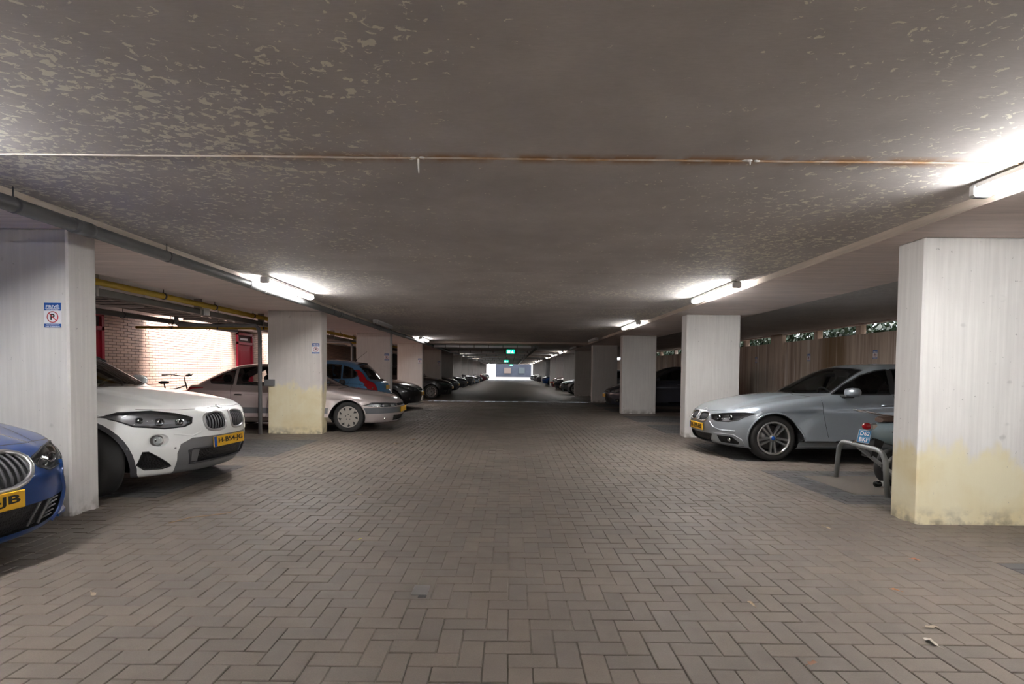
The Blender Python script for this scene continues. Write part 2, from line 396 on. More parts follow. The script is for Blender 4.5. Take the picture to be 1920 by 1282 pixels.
for k in range(-1, 4):
    y = row(k)
    for (a, b, d) in ((y-0.88, y+0.65, 0), (y+0.65, y+2.35, 1), (y+2.35, y+3.05, 0), (y+3.05, y+PITCHY-0.88, 1)):
        a, b = max(a, Y0B), min(b, YB)
        if b-a < 0.05: continue
        for (x0, x1) in ((3.27, XWR-0.02), (XWL+0.02, -3.42)): courses((x0, x1, a, b), 'x', d, 0.03)
# skip what stands under the columns
def under(r):
    cx, cy = (r[0]+r[1])/2, (r[2]+r[3])/2
    for k in range(0, 4):
        if row(k)+0.02 < cy < row(k)+CD-0.02 and (LX-CW+0.02 < cx < LX-0.02 or RX+0.02 < cx < RX+CW-0.02): return True
    return False
rects = [r for r in rects if not under(r)]
def in_view(r):
    cx, cy = (r[0]+r[1])/2, (r[2]+r[3])/2
    return cy > 1.97 and abs(cx)/cy < 1.01
vis = sorted([i for i, r in enumerate(rects) if in_view(r) and (r[1]-r[0])*(r[3]-r[2]) > 0.02 and not r[4]], key=lambda i: (rects[i][2]+rects[i][3])/2)[:300]
single = set(vis)
G, CH = 0.0022, 0.0035                          # half joint, edge chamfer
def brick_geo(x0, x1, y0, y1, z):
    a, b, c, d = x0+G, x1-G, y0+G, y1-G
    vs = []
    for (i, zz) in ((0, -0.03), (0, z-CH*0.8), (CH, z)):
        vs += [(a+i, c+i, zz), (b-i, c+i, zz), (b-i, d-i, zz), (a+i, d-i, zz)]
    fs = [(8, 9, 10, 11)]+[(4*q+e, 4*q+(e+1) % 4, 4*q+4+(e+1) % 4, 4*q+4+e) for q in (0, 1) for e in range(4)]
    return vs, fs
proto = MB(); proto.add(*brick_geo(-BP, BP, -BP/2, BP/2, 0.0)); bmesh_ = proto.mesh('brick', [M['paver']])
for i in vis:
    x0, x1, y0, y1, d = rects[i]
    o = link('brick', bmesh_, floor); horiz = (x1-x0) > (y1-y0)
    o.location = ((x0+x1)/2, (y0+y1)/2, rng.uniform(-0.0016, 0.001)); o.rotation_euler = (rng.gauss(0, 0.0045), rng.gauss(0, 0.0045), (0 if horiz else math.pi/2)+rng.gauss(0, 0.006)+(math.pi if rng.random() < .5 else 0))
for dark, nm in ((0, 'paving_brick_field'), (1, 'dark_bay_paving_field')):
    V = []; Fc = []
    for i, r in enumerate(rects):
        if i in single or r[4] != dark: continue
        z = rng.uniform(-0.0016, 0.001); vs, fs = brick_geo(*r[:4], z); tx, ty = rng.gauss(0, 0.005), rng.gauss(0, 0.005); mx, my = (r[0]+r[1])/2, (r[2]+r[3])/2
        b = len(V)
        for q, v in enumerate(vs): V.append((v[0], v[1], v[2]+((v[0]-mx)*tx+(v[1]-my)*ty if q > 3 else 0)))
        Fc += [tuple(t+b for t in f) for f in fs]
    me = bpy.data.meshes.new(nm); me.from_pydata(V, [], Fc); me.materials.append(M['paver_dark' if dark else 'paver']); me.update()
    tag(link(nm, me, floor), kind='stuff')

# ------------------------------------------------------------------ ceiling, beams, columns
cl = MB()
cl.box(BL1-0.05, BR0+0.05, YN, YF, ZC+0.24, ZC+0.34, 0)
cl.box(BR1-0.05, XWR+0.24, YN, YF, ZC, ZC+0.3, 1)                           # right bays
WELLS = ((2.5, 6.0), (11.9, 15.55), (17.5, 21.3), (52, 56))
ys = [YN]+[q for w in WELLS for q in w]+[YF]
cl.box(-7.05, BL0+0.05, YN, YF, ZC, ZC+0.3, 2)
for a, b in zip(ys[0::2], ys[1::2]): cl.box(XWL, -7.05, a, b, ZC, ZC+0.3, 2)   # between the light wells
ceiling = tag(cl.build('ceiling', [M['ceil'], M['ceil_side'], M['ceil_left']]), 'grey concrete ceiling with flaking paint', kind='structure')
y = 2.97-3.36*5
while y < YF:
    a, b = y+0.006, min(y+3.36-0.006, YF)
    MB().cbox(BL1-0.02, BR0+0.02, a, b, ZC, ZC+0.25, 0.006).build('panel', M['ceil'], ceiling); y += 3.36
def mat_seal():
    m, nt, b = newmat('rusty_joint_sealant'); t = NT(nt); P = t.pos(); x = t.sep(P)[0]
    n = t.noise(t.map(P, (1, 1, 1)), 7, 3); base = t.rng(x, -2.6, 0.4, 0, 0.75)
    c = t.mix(t.math('MULTIPLY', base, t.rng(n, 0.3, 0.6)), (0.55, 0.50, 0.45), (0.42, 0.19, 0.03)); nt.links.new(c, b.inputs['Base Color']); b.inputs['Roughness'].default_value = 0.6; return m
sm = MB().tube([(x, 2.97+0.0015*math.sin(x*5), ZC-0.001) for x in np.linspace(BL1, BR0, 40)], 0.0075, 8)
sm.build('joint_sealant', mat_seal(), ceiling)
for (x, L, nm) in ((-0.539, 0.085, 'long'), (1.362, 0.022, 'short')):
    b = MB(); b.tube([(x, 2.97, ZC), (x+0.001, 2.972, ZC-L*0.5), (x+0.003, 2.975, ZC-L)], [0.007, 0.0045, 0.003], 8)
    for q in range(9):
        b.sphere((x+rng.uniform(-0.045, 0.045), 2.97+rng.uniform(-0.012, 0.012), ZC-0.002), rng.uniform(0.006, 0.014), 8, sc=(1.5, 0.8, 0.5))
    tag(b.build('limescale_drip', M['lime']), f'{nm} white limescale drip hanging from the rusty ceiling joint', 'stain', 'limescale drips on the ceiling joint')
def beam(x0, x1, y0, y1, z0, z1, label, edge):
    o = MB().cbox(x0, x1, y0, y1, z0, z1, 0.008).build('ceiling_beam', [M['beam'], M['beam_edge']])
    for p in o.data.polygons:
        if (edge == 'x' and abs(p.normal.x) > 0.6) or (edge == 'y' and abs(p.normal.y) > 0.6): p.material_index = 1
    return tag(o, label, 'beam')
beam(BR0, BR1, YN, YF, ZB, ZC+0.28, 'long board-formed concrete beam with pale edge over the right column row', 'x')
beam(BL0, BL1, YN, YF, ZB, ZC+0.28, 'long pinkish board-formed concrete beam over the left column row behind the grey pipe', 'x')
for i, (y, w) in enumerate(((20.9, 1.0), (29.4, 1.0), (38.2, 1.0), (47.5, 1.2), (58, 1.2), (70, 1.2))):
    beam(BL1+0.002, BR0-0.002, y, y+w, ZB+0.004, ZC+0.02, ['shallow crossbeam nearest the camera, in front of the first silver pipe', 'second shallow crossbeam behind the nearest exit sign', 'third shallow crossbeam across the aisle', 'fourth shallow crossbeam down the aisle', 'fifth shallow crossbeam far down the aisle', 'last shallow crossbeam before the daylight'][i], 'y')

def column(side, k):
    x0 = LX-CW if side < 0 else RX
    b = MB(); b.cbox(x0, x0+CW, row(k), row(k)+CD, -0.02, ZB+0.003, 0.014)
    mt = 'column_yellow' if (side > 0 and k == 0) else 'column_yellow2' if (side < 0 and k == 1) else 'column'
    o = b.build('column', M[mt]); return o
ORD = ['first', 'second', 'third', 'fourth', 'fifth', 'sixth', 'seventh', 'eighth', 'ninth', 'tenth', 'eleventh', 'twelfth', 'thirteenth', 'fourteenth', 'fifteenth', 'sixteenth', 'seventeenth']
LNOTE = {0: 'nearest left concrete column between the blue and the white car', 1: 'left concrete column with tall yellow stain, in front of the silver hatchback',
         2: 'third concrete column of the left row, behind the light blue car', 3: 'fourth concrete column of the left row, in front of the black car with multi-spoke wheels'}
RNOTE = {0: 'nearest right concrete column, bright white with a yellow stained base', 1: 'second concrete column of the right row, behind the silver sedan nose', 2: 'third concrete column of the right row, before the dark blue-grey car', 3: 'fourth concrete column of the right row, behind the dark blue-grey car nose'}
for k in range(14):
    for s, notes, nm in ((-1, LNOTE, 'left'), (1, RNOTE, 'right')):
        o = column(s, k)
        if k in notes: tag(o, notes[k], 'column', f'concrete columns of the {nm} row')
        else: tag(o, f'{ORD[k]} concrete column from the camera in the {nm} row', 'column', f'concrete columns of the {nm} row')

# ------------------------------------------------------------------ right wall with the slit and the plants outside
w = MB(); w.box(XWR, XWR+0.22, YN, 124, -0.02, 2.22)
wall_right = tag(w.build('wall_right', M['wall']), 'brown streaked concrete wall behind the right parking bays', kind='structure')
MB().cbox(XWR-0.07, XWR+0.05, 15.55, 16.25, 0, ZC, 0.01).build('pilaster', M['wall'], wall_right)
for y in (12.25, 13.95, 10.4, 18.2, 20.1, 22.0, 24, 26, 28.5, 31, 34):
    MB().cbox(XWR+0.03, XWR+0.18, y, y+0.16, 2.2, ZC, 0.008).build('stub_post', M['wall'], wall_right)
tag(MB().cbox(XWR-0.05, XWR+0.02, YN, YF, 2.43, ZC+0.001, 0.006).build('trim_1', M['beam']), kind='structure')
lv = MB(); rl = random.Random(3)
for i in range(22000):
    y = rl.uniform(5, 40); x = XWR+0.36+rl.random()*1.0; z = rl.uniform(1.95, 3.1); s = rl.uniform(0.05, 0.12)
    a = Vector((rl.gauss(0, 1), rl.gauss(0, 1), rl.gauss(0, 1))).normalized(); c = a.orthogonal().normalized(); d = a.cross(c); p = Vector((x, y, z))
    lv.add([p-c*s, p+d*s*0.5, p+c*s, p-d*s*0.5], [(0, 1, 2, 3)])
tag(lv.build('ivy_hedge', simple('ivy_leaves', (0.012, 0.03, 0.008), 0.5), fix=False), 'dark green leaves of a hedge seen through the slit above the right wall', 'hedge', kind='stuff')
tag(MB().prism([(XWR+0.26, 1.70), (XWR+0.26, 2.05), (XWR+1.0, 2.40), (14, 2.46), (14, 1.70)], 'y', 2, 60).build('slit_dimming_bank', simple('soil', (0.03, 0.025, 0.02), 0.9)), kind='structure')  # soil bank added behind the leaves, raised to block bright sky in the slit
# solid end behind the camera
tag(MB().box(-8.7, 8.7, YN-0.2, YN, -0.02, ZC+0.3).build('wall_back', M['column']), kind='structure')

# ------------------------------------------------------------------ left brick wall, doors
w = MB(); w.box(XWL-0.3, XWL-0.012, YN, 80, -0.02, 4.2)
wall_left = tag(w.build('wall_left', M['mortar']), 'pink orange brick wall lit by daylight behind the left parking bays', kind='structure')
D1, D2 = (9.72, 10.68), (15.88, 16.86)
V = []; Fc = []; zc = 0.0; r_ = 0; rb = random.Random(11)
while zc < 3.2:
    y = 6.0-(0.11 if r_ % 2 else 0)
    while y < 30:
        a, c = y+0.005, y+0.215
        segs = [(a, c)]
        for D in (D1, D2):
            if zc < 2.40:
                out = []
                for (p, q) in segs:
                    if q <= D[0] or p >= D[1]: out.append((p, q)); continue
                    if p < D[0]: out.append((p, D[0]))
                    if q > D[1]: out.append((D[1], q))
                segs = out
        for (p, q) in segs:
            if q-p < 0.02: continue
            b = len(V); dx = rb.uniform(-0.002, 0.002); x = XWL+dx
            V += [(XWL-0.02, p, zc+0.005), (XWL-0.02, q, zc+0.005), (XWL-0.02, q, zc+0.0575), (XWL-0.02, p, zc+0.0575), (x, p, zc+0.005), (x, q, zc+0.005), (x, q, zc+0.0575), (x, p, zc+0.0575)]
            Fc += [(b+4, b+5, b+6, b+7), (b, b+1, b+5, b+4), (b+1, b+2, b+6, b+5), (b+2, b+3, b+7, b+6), (b+3, b, b+4, b+7)]
        y += 0.22
    zc += 0.0625; r_ += 1
me = bpy.data.meshes.new('brick_courses'); me.from_pydata(V, [], Fc); me.materials.append(M['wallbrick']); me.update(); tag(link('brick_courses', me, wall_left), kind='stuff')
def door(n, D, label):
    y0, y1 = D
    b = MB(); b.box(XWL-0.05, XWL+0.05, y0, y0+0.07, 0, 2.40); b.box(XWL-0.05, XWL+0.05, y1-0.07, y1, 0, 2.40); b.box(XWL-0.05, XWL+0.05, y0, y1, 2.32, 2.40); b.box(XWL-0.05, XWL+0.05, y0, y1, 2.03, 2.11)
    o = tag(b.build(f'door_{n}', M['red_paint']), label, kind='structure')
    lf = MB(); lf.cbox(XWL-0.03, XWL+0.012, y0+0.07, y1-0.07, 0.01, 2.03, 0.006); lf.cbox(XWL, XWL+0.022, y0+0.2, y1-0.2, 1.15, 1.85, 0.008); lf.cbox(XWL, XWL+0.022, y0+0.2, y1-0.2, 0.25, 0.95, 0.008); lf.build('door_leaf', M['red_paint'], o)
    MB().box(XWL-0.03, XWL-0.015, y0+0.07, y1-0.07, 2.11, 2.32).build('transom_pane', simple('transom_glass', (0.10, 0.12, 0.14), 0.08, coat=1.0), o)
    MB().box(XWL-0.015, XWL-0.008, (y0+y1)/2-0.22, (y0+y1)/2+0.22, 2.17, 2.24).build('number_strip', M['signwhite'], o)
    h = MB(); h.tube([(XWL+0.012, y0+0.13, 1.05), (XWL+0.06, y0+0.13, 1.05), (XWL+0.06, y0+0.25, 1.05)], 0.009, 8); h.build('handle', M['steel'], o)
door(1, D1, 'dark red door at the left end of the brick wall'); door(2, D2, 'red door with transom right of the daylit wall')

# ------------------------------------------------------------------ far end in daylight
def mat_far():
    m, nt, b = newmat('far_blue_wall'); t = NT(nt); n = t.noise(t.pos(), 0.5, 3)
    nt.links.new(t.mix(t.rng(n, 0.4, 0.6), (0.006, 0.009, 0.02), (0.011, 0.016, 0.03)), b.inputs['Base Color']); b.inputs['Roughness'].default_value = 0.6; return m
wf = tag(MB().box(-8.6, 8.6, 122, 122.3, 0, 5.5).build('wall_far', mat_far()), 'dark blue wall closing the far daylit end', kind='structure')
MB().box(-1.5, 0.1, 121.9, 122, 0.9, 2.2).build('panel', simple('far_tan_panel', (0.09, 0.065, 0.055), 0.7), wf)
MB().box(2.0, 3.4, 121.9, 122, 0.9, 2.3).build('panel', simple('far_slate_panel', (0.03, 0.04, 0.045), 0.7), wf)
tag(MB().cbox(-8.4, -3.0, 104, 104.3, 0, 3.0, 0.02).build('wall_far_left', M['whitewall']), kind='structure')
tag(MB().cbox(4.4, 8.4, 108, 108.3, 0, 3.0, 0.02).build('wall_far_right', M['whitewall']), kind='structure')
tag(MB().box(XWL-0.3, XWL, 80.2, 122, 0, 2.6).build('wall_far_side', M['whitewall']), kind='structure')
# ------------------------------------------------------------------ fluorescent lamps
LLEN = 1.58
def lamp_mesh():
    h = MB(); h.cbox(-0.055, 0.055, -LLEN/2+0.05, LLEN/2-0.05, -0.052, -0.012, 0.008)
    d = MB(); prof = [(-0.052, -0.050), (-0.056, -0.066), (-0.045, -0.088), (-0.022, -0.098), (0.022, -0.098), (0.045, -0.088), (0.056, -0.066), (0.052, -0.050)]
    n = len(prof); a = LLEN/2-0.055
    vs = [(x, y, z) for y in (-a, a) for (x, z) in prof]
    d.add(vs, [(i, i+1, n+i+1, n+i) for i in range(n-1)]+[tuple(range(n))[::-1], tuple(range(n, 2*n)), (0, n, 2*n-1, n-1)])
    c = MB(); c.cbox(-0.058, 0.058, -LLEN/2, -LLEN/2+0.06, -0.098, -0.012, 0.014)
    k = MB(); k.box(-0.02, 0.02, -0.03, 0.03, -0.015, 0)
    return h, d, c, k
_h, _d, _c, _k = lamp_mesh()
lm_h = _h.mesh('housing', [M['lampbody']]); lm_on = _d.mesh('diffuser', [M['lamp_on']]); lm_off = _d.mesh('diffuser', [M['lamp_off']]); lm_mid = _d.mesh('diffuser', [M['lamp_mid']]); lm_c = _c.mesh('end_cap', [M['lampbody']]); lm_k = _k.mesh('mounting_clip', [M['steel']])
def lamp(x, y, lit, label, z=ZC):
    o = empty('fluorescent_lamp', (x, y, z)); tag(o, label, 'lamp', 'fluorescent ceiling lamps')
    link('housing', lm_h, o); link('diffuser', (lm_off, lm_on, lm_mid)[lit], o) 
    for s in (-0.47, 0.47): link('mounting_clip', lm_k, o).location = (0, s, 0)
    link('end_cap', lm_c, o); e = link('end_cap', lm_c, o); e.rotation_euler = (0, 0, math.pi)
    return o
RLX, LLX = 2.95, -3.20
for y, lit, lb in ((-8.9, 1, None), (-3.2, 1, None), (2.5, 1, 'glowing tube lamp at the right edge above the bright column'), (7.5, 1, 'lit tube lamp above the silver sedan bonnet'), (12.66, 2, 'third lit tube lamp of the right row, above the third column'),
                   (18.4, 0, 'unlit tube lamp before the first crossbeam on the right'), (24.2, 0, 'unlit tube lamp just behind the first crossbeam on the right'), (29.8, 2, 'small lit lamp in front of the second crossbeam on the right')):
    lamp(RLX, y, lit, lb or f'lit tube lamp of the right row {"farther" if y < -5 else "just"} behind the camera')
for i, y in enumerate((35.5, 41.2, 46.9, 52.6, 58.3, 64, 69.7, 75.4)): lamp(RLX, y, 2 if i != 2 else 0, f'tiny distant lamp, {ORD[i+6]} from the camera in the right row')
for y, lit, lb in ((-9.7, 1, None), (-4.0, 1, None), (2.0, 1, None), (7.45, 1, 'lit tube lamp on the left beside the grey pipe, above the white car'), (12.9, 0, 'unlit tube lamp on the left above the light blue car'),
                   (18.95, 2, 'lit tube lamp on the left just before the first silver pipe')):
    lamp(LLX, y, lit, lb or f'lit tube lamp of the left row {"well behind" if y < -5 else "behind" if y < 0 else "above and beside"} the camera')
for i, y in enumerate((24.6, 30.3, 36, 41.7, 47.4, 53.1, 58.8, 64.5, 70.2, 75.9)): lamp(LLX, y, 2 if i > 1 else 0, f'tiny distant lamp among the silver pipes, {ORD[i+3]} in view in the left row')

# ------------------------------------------------------------------ pipes and trays
o = empty('drain_pipe', (-3.375, 0, 2.347)); tag(o, 'long dark grey drain pipe hung under the left edge of the aisle ceiling', 'pipe')
pts = [(0, y, 0) for y in (YN+0.5, 0, 3, 6, 12, 20, 30, 45, 60, 78)]
MB().tube(pts, 0.052, 18).build('pipe_run', M['pvc'], o)
for y in [1.0+3.05*i for i in range(-3, 16)]:
    c = MB(); c.lathe([(0.053, -0.09), (0.059, -0.088), (0.059, -0.05), (0.0565, -0.045), (0.0565, 0.045), (0.059, 0.05), (0.059, 0.088), (0.053, 0.09)], 20, 'y', (0, y, 0)); c.build('coupling', M['pvc'], o)
for y in [0.4+1.55*i for i in range(-6, 30)]:
    c = MB(); c.lathe([(0.0535, -0.012), (0.056, -0.012), (0.056, 0.012), (0.0535, 0.012)], 18, 'y', (0, y, 0)); c.tube([(0, y, 0.05), (0, y, ZC-2.347)], 0.005, 6); c.build('pipe_clip', M['darkgrey'], o)
def pipe(name, label, pts, r, mat, cat='pipe', clips=(), clipmat='darkgrey', top=ZC, clipr=1.18):
    o = empty(name, pts[0]); tag(o, label, cat); b = Vector(pts[0])
    MB().tube([Vector(p)-b for p in pts], r, 14).build('pipe_run', mat, o)
    for (x, y, z, ax) in clips:
        c = MB(); q = Vector((x, y, z))-b
        c.lathe([(r*1.02, -0.014), (r*clipr, -0.014), (r*clipr, 0.014), (r*1.02, 0.014)], 14, ax, q); c.tube([q+Vector((0, 0, r)), q+Vector((0, 0, top-z))], 0.006, 6); c.build('pipe_clip', M[clipmat], o)
    return o
pipe('gas_pipe', 'yellow gas pipe running along the beam above the left bays', [(-5.27, 1, 2.345), (-5.27, 60, 2.345)], 0.043, M['gas'], clips=[(-5.27, 2.4+1.35*i, 2.345, 'y') for i in range(30)], clipr=1.25)
# dark channel with brackets
o = empty('cable_channel', (-5.46, 1, 2.2)); tag(o, 'dark metal cable channel beneath the yellow gas pipe', 'cable channel')
MB().cbox(-0.05, 0.05, 0, 60, 0.0, 0.095, 0.006).build('channel', M['darkchan'], o)
for i in range(22):
    y = 1.2+2.25*i; MB().box(-0.06, 0.06, y, y+0.04, -0.01, ZC-2.2).build('bracket', M['galv'], o)
MB().cbox(-0.04, 0.07, 8.05, 8.2, 0.0, 0.12, 0.005).build('junction_box', M['lampbody'], o)
# ladder tray
o = empty('ladder_tray', (-5.98, 1, 2.215)); tag(o, 'steel ladder cable tray with many rungs over the left bays', 'cable tray')
for s in (-1, 1): MB().box(s*0.32-0.006, s*0.32+0.006, 0, 32, 0, 0.05).build('side_rail', M['galv'], o)
rung = MB().box(-0.32, 0.32, -0.014, 0.014, 0.0, 0.016).mesh('rung', [M['galv']])
for i in range(115): r = link('rung', rung, o); r.location = (0, 0.1+0.275*i, 0)
for i in range(16):
    y = 0.9+2.0*i; c = MB(); c.box(-0.34, 0.34, y, y+0.03, -0.03, 0.0)
    for s in (-1, 1): c.tube([(s*0.335, y+0.015, -0.02), (s*0.335, y+0.015, ZC-2.215)], 0.005, 6)
    c.build('tray_hanger', M['galv'], o)
for i in range(3):
    x = -0.2+0.13*i; MB().tube([(x+0.02*math.sin(y*1.7+i), y, 0.03) for y in np.linspace(0, 32, 90)], 0.012, 6).build('cable', M['darkgrey'], o)
pipe('drain_pipe', 'second grey drain pipe hanging in front of the daylit brick wall', [(-6.95, 3, 2.19), (-6.95, 11.6, 2.215), (-6.95, 13, 2.22)], 0.05, M['pvc'], clips=[(-6.95, 4.0+1.3*i, 2.2, 'y') for i in range(7)])
pipe('gas_pipe', 'thin yellow gas pipe crossing in front of the daylit brick wall', [(-7.75, 10.62, 2.1), (-4.86, 10.62, 2.1)], 0.028, M['gas'], clips=[(-7.0+0.95*i, 10.62, 2.1, 'x') for i in range(3)])
pipe('rain_pipe', 'grey rain pipe dropping to the floor beside the yellow stained column', [(-6.42, 9.86, 2.33), (-6.42, 9.86, 2.13), (-6.38, 9.86, 2.09), (-4.90, 9.86, 2.09), (-4.835, 9.86, 2.03), (-4.82, 9.86, 1.9), (-4.82, 9.86, 0.0)], 0.036, M['midgrey'])
o = tag(MB().cbox(-4.80, -4.60, 9.965, 10.012, 0.93, 1.06, 0.006).build('junction_box', M['midgrey']), 'small grey box on the yellow stained column beside the rain pipe', 'box')
pipe('rain_pipe', 'grey rain pipe with shutoff valve beside the third left column', [(-6.2, 15.6, 2.1), (-4.90, 15.6, 2.1), (-4.83, 15.6, 2.03), (-4.82, 15.6, 1.9), (-4.82, 15.6, 0.0)], 0.036, M['midgrey'])
pipe('gas_pipe', 'short yellow gas pipe crossing above the light blue car', [(-7.6, 16.3, 2.12), (-4.86, 16.3, 2.12)], 0.028, M['gas'], clips=[(-6.6, 16.3, 2.12, 'x')])
# silver lagged pipes across the aisle
for i in range(9):
    y = row(3)+0.62+PITCHY*i; r = 0.062
    o = empty('lagged_pipe', (-3.30, y, 2.33)); tag(o, ['silver lagged pipe nearest the camera, crossing above the first exit sign', 'second silver lagged pipe crossing the aisle', 'third silver lagged pipe crossing the aisle', 'fourth silver lagged pipe crossing the aisle'][i] if i < 4 else f'far silver lagged pipe, {ORD[i]} of those crossing the aisle', 'pipe', 'silver pipes crossing the aisle')
    MB().tube([(q, 0, 0.004*math.sin(q*2+i)) for q in np.linspace(0, 4.34, 16)], r, 12).build('lagging', M['foil'], o)
    for q in np.linspace(0.5, 4.2, 7): MB().lathe([(r, -0.02), (r+0.006, -0.018), (r+0.006, 0.018), (r, 0.02)], 12, 'x', (q, 0, 0.0)).build('band', M['steel'], o)
pipe('drain_pipe', 'dark pipe running along the aisle where the silver pipes end', [(1.12, row(3)+0.2, 2.31), (1.12, 75, 2.31)], 0.06, M['pvc'])
# exit signs
for y, z, w, lb in ((23.0, 2.16, 0.36, 'nearest glowing green exit sign hanging in the aisle'), (42.5, 2.13, 0.36, 'second glowing green exit sign farther down the aisle'), (66, 2.12, 0.4, 'farthest tiny green exit sign near the daylight')):
    o = empty('exit_sign', (0.0 if y < 30 else -0.35 if y < 50 else 0.1, y, z)); tag(o, lb, 'sign', 'green exit signs')
    MB().cbox(-w/2, w/2, -0.02, 0.02, -0.09, 0.09, 0.004).build('sign_box', M['exitgreen'], o)
    p = MB()                                                          # doorway with steps, and an upward arrow
    p.box(-0.135, -0.02, -0.0225, -0.0205, -0.065, -0.05); p.box(-0.135, -0.12, -0.0225, -0.0205, -0.065, 0.06); p.box(-0.035, -0.02, -0.0225, -0.0205, -0.065, 0.06); p.box(-0.105, -0.05, -0.0225, -0.0205, -0.04, 0.045)
    p.build('pictogram', M['exitwhite'], o)
    a = MB(); a.prism([(0.03, -0.065), (0.135, -0.065), (0.0825, 0.06)], 'y', -0.0225, -0.0205); a.build('arrow', M['exitwhite'], o)
    h = MB()
    for s in (-0.13, 0.13): h.tube([(s, 0, 0.09), (s, 0, ZC-z)], 0.005, 6)
    h.build('hanger', M['steel'], o)

# ------------------------------------------------------------------ private parking signs
_t = {}
def sign(loc, rz, label, lean=0.0):
    o = empty('parking_sign', loc, rz); tag(o, label, 'sign', 'private parking signs'); w, h = 0.145, 0.207
    if 'p' not in _t:
        _t['p'] = [('sign_plate', MB().cbox(-w/2, w/2, -0.004, 0.0, -h/2, h/2, 0.0012).mesh('sign_plate', [M['signwhite']])),
                   ('header_band', MB().box(-w/2+.002, w/2-.002, -0.0052, -0.004, h*0.185, h/2-.002).mesh('header_band', [M['signblue']])),
                   ('footer_band', MB().box(-w/2+.002, w/2-.002, -0.0052, -0.004, -h/2+.002, -h*0.345).mesh('footer_band', [M['signblue']]))]
        ring = MB(); ring.lathe([(0.041, -0.006), (0.048, -0.006), (0.048, -0.004), (0.041, -0.004)], 32, 'y', (0, 0, -0.016))
        sl = MB(); sl.box(-0.043, 0.043, -0.0064, -0.004, -0.0032, 0.0032); sl.xform(Matrix.Translation((0, 0, -0.016)) @ Matrix.Rotation(math.radians(45), 4, 'Y'))
        for v, f_ in zip([sl], [0]): b = len(ring.v); ring.v += v.v; ring.f += [tuple(i+b for i in q) for q in v.f]; ring.m += v.m; ring.sm += v.sm
        _t['p'].append(('prohibition_ring', ring.mesh('prohibition_ring', [M['signred']])))
        for nm, tx, fit, z, mt in (('letter', 'P', (0.036, 0.052), -0.016, 'ink'), ('heading', 'PRIVÉ', (0.108, 0.027), 0.074, 'signwhite'), ('line', 'PARKEREN ALLEEN', (0.118, 0.0085), 0.0545, 'signwhite'), ('line', 'VOOR BEWONERS', (0.10, 0.0085), 0.0435, 'signwhite'),
                                   ('line', 'WEGSLEEPREGELING', (0.11, 0.0075), -0.081, 'signwhite'), ('line', 'VAN TOEPASSING', (0.12, 0.0075), -0.0935, 'signwhite')):
            me = text_mesh(tx, 0.05, 0.0012); me.materials.clear(); me.materials.append(M[mt])
            xs = [v.co.x for v in me.vertices]; zs = [v.co.z for v in me.vertices]
            me.transform(Matrix.Translation((-(max(xs)+min(xs))/2, 0, -(max(zs)+min(zs))/2))); me.transform(Matrix.Diagonal((fit[0]/(max(xs)-min(xs)), 1, fit[1]/(max(zs)-min(zs)), 1)))
            me.transform(Matrix.Translation((0, -0.0056, z))); _t['p'].append((nm, me))
    for nm, me in _t['p']: link(nm, me, o)
    return o
sign((-3.812, 4.278, 1.686), 0, 'blue and white PRIVÉ no parking sign on the nearest left column')
SG = ['', 'PRIVÉ sign high on the yellow stained left column', 'PRIVÉ sign on the column behind the light blue car', 'PRIVÉ sign on the column before the black car with multi-spoke wheels', 'small blue PRIVÉ sign on the shaded column above the black car']
for k in (1, 2, 3, 4): sign((-3.80, row(k)-0.002, 1.67), 0, SG[k])
for y, lb in ((11.67, 'PRIVÉ sign on the streaked wall above the silver sedan roof'), (14.26, 'PRIVÉ sign on the streaked wall between brown stains above the windscreen'), (17.32, 'faint PRIVÉ sign on the dark part of the wall left of the pilaster')):
    s = sign((XWR-0.002, y, 1.725), -math.pi/2, lb)

# ------------------------------------------------------------------ parking barrier (folding hoop)
o = empty('parking_barrier', (3.9, 5.75, 0)); tag(o, 'grey tubular steel folding parking barrier in front of the scooter', 'barrier')
A, B_ = Vector((4.01-3.9, 6.25-5.75, 0)), Vector((3.88-3.9, 5.22-5.75, 0))
def hoop_pts(a, b, h, n=9, rad=0.16):
    d = (b-a).normalized(); pts = [a, a+Vector((0, 0, h-rad))+d*0.04]
    for i in range(1, n): 
        t = math.pi/2*i/n; pts.append(a+d*(0.04+rad*(1-math.cos(t)))+Vector((0, 0, h-rad+rad*math.sin(t))))
    for i in range(0, n+1):
        t = math.pi/2*(1-i/n); pts.append(b-d*(0.04+rad*(1-math.cos(t)))+Vector((0, 0, h-rad+rad*math.sin(t))))
    pts.append(b); return pts
MB().tube(hoop_pts(A, B_, 0.46), 0.026, 12).build('hoop', M['steel'], o)
br = MB(); p0, p1 = A.lerp(B_, 0.45)+Vector((0, 0, 0.44)), A.lerp(B_, 0.9)+Vector((0.34, 0, 0.05)); br.tube([p0, p1], 0.024, 4, smooth=False); br.build('support_arm', M['steel'], o)
MB().cbox(-0.10, 0.22, 0.0, 0.06, -0.001, 0.012, 0.003).xform(Matrix.Translation(p1-Vector((0.1, 0.0, 0.045)))).build('base_plate', M['steel'], o)
lk = MB(); lk.cbox(-0.03, 0.03, -0.02, 0.02, -0.04, 0.04, 0.008); lk.xform(Matrix.Translation(p0.lerp(p1, .5))); lk.build('lock', M['darkgrey'], o)
cd = MB(); q0 = A.lerp(B_, 0.42)+Vector((0, 0, 0.49)); cd.tube([q0+Vector((-0.05, 0, -0.01)), q0+Vector((0, -0.03, 0.03)), q0+Vector((0.04, -0.08, 0.02)), q0+Vector((0.05, -0.12, -0.03))], 0.006, 6); cd.build('chain_loop', simple('rusty_wire', (0.28, 0.19, 0.13), 0.6), o)
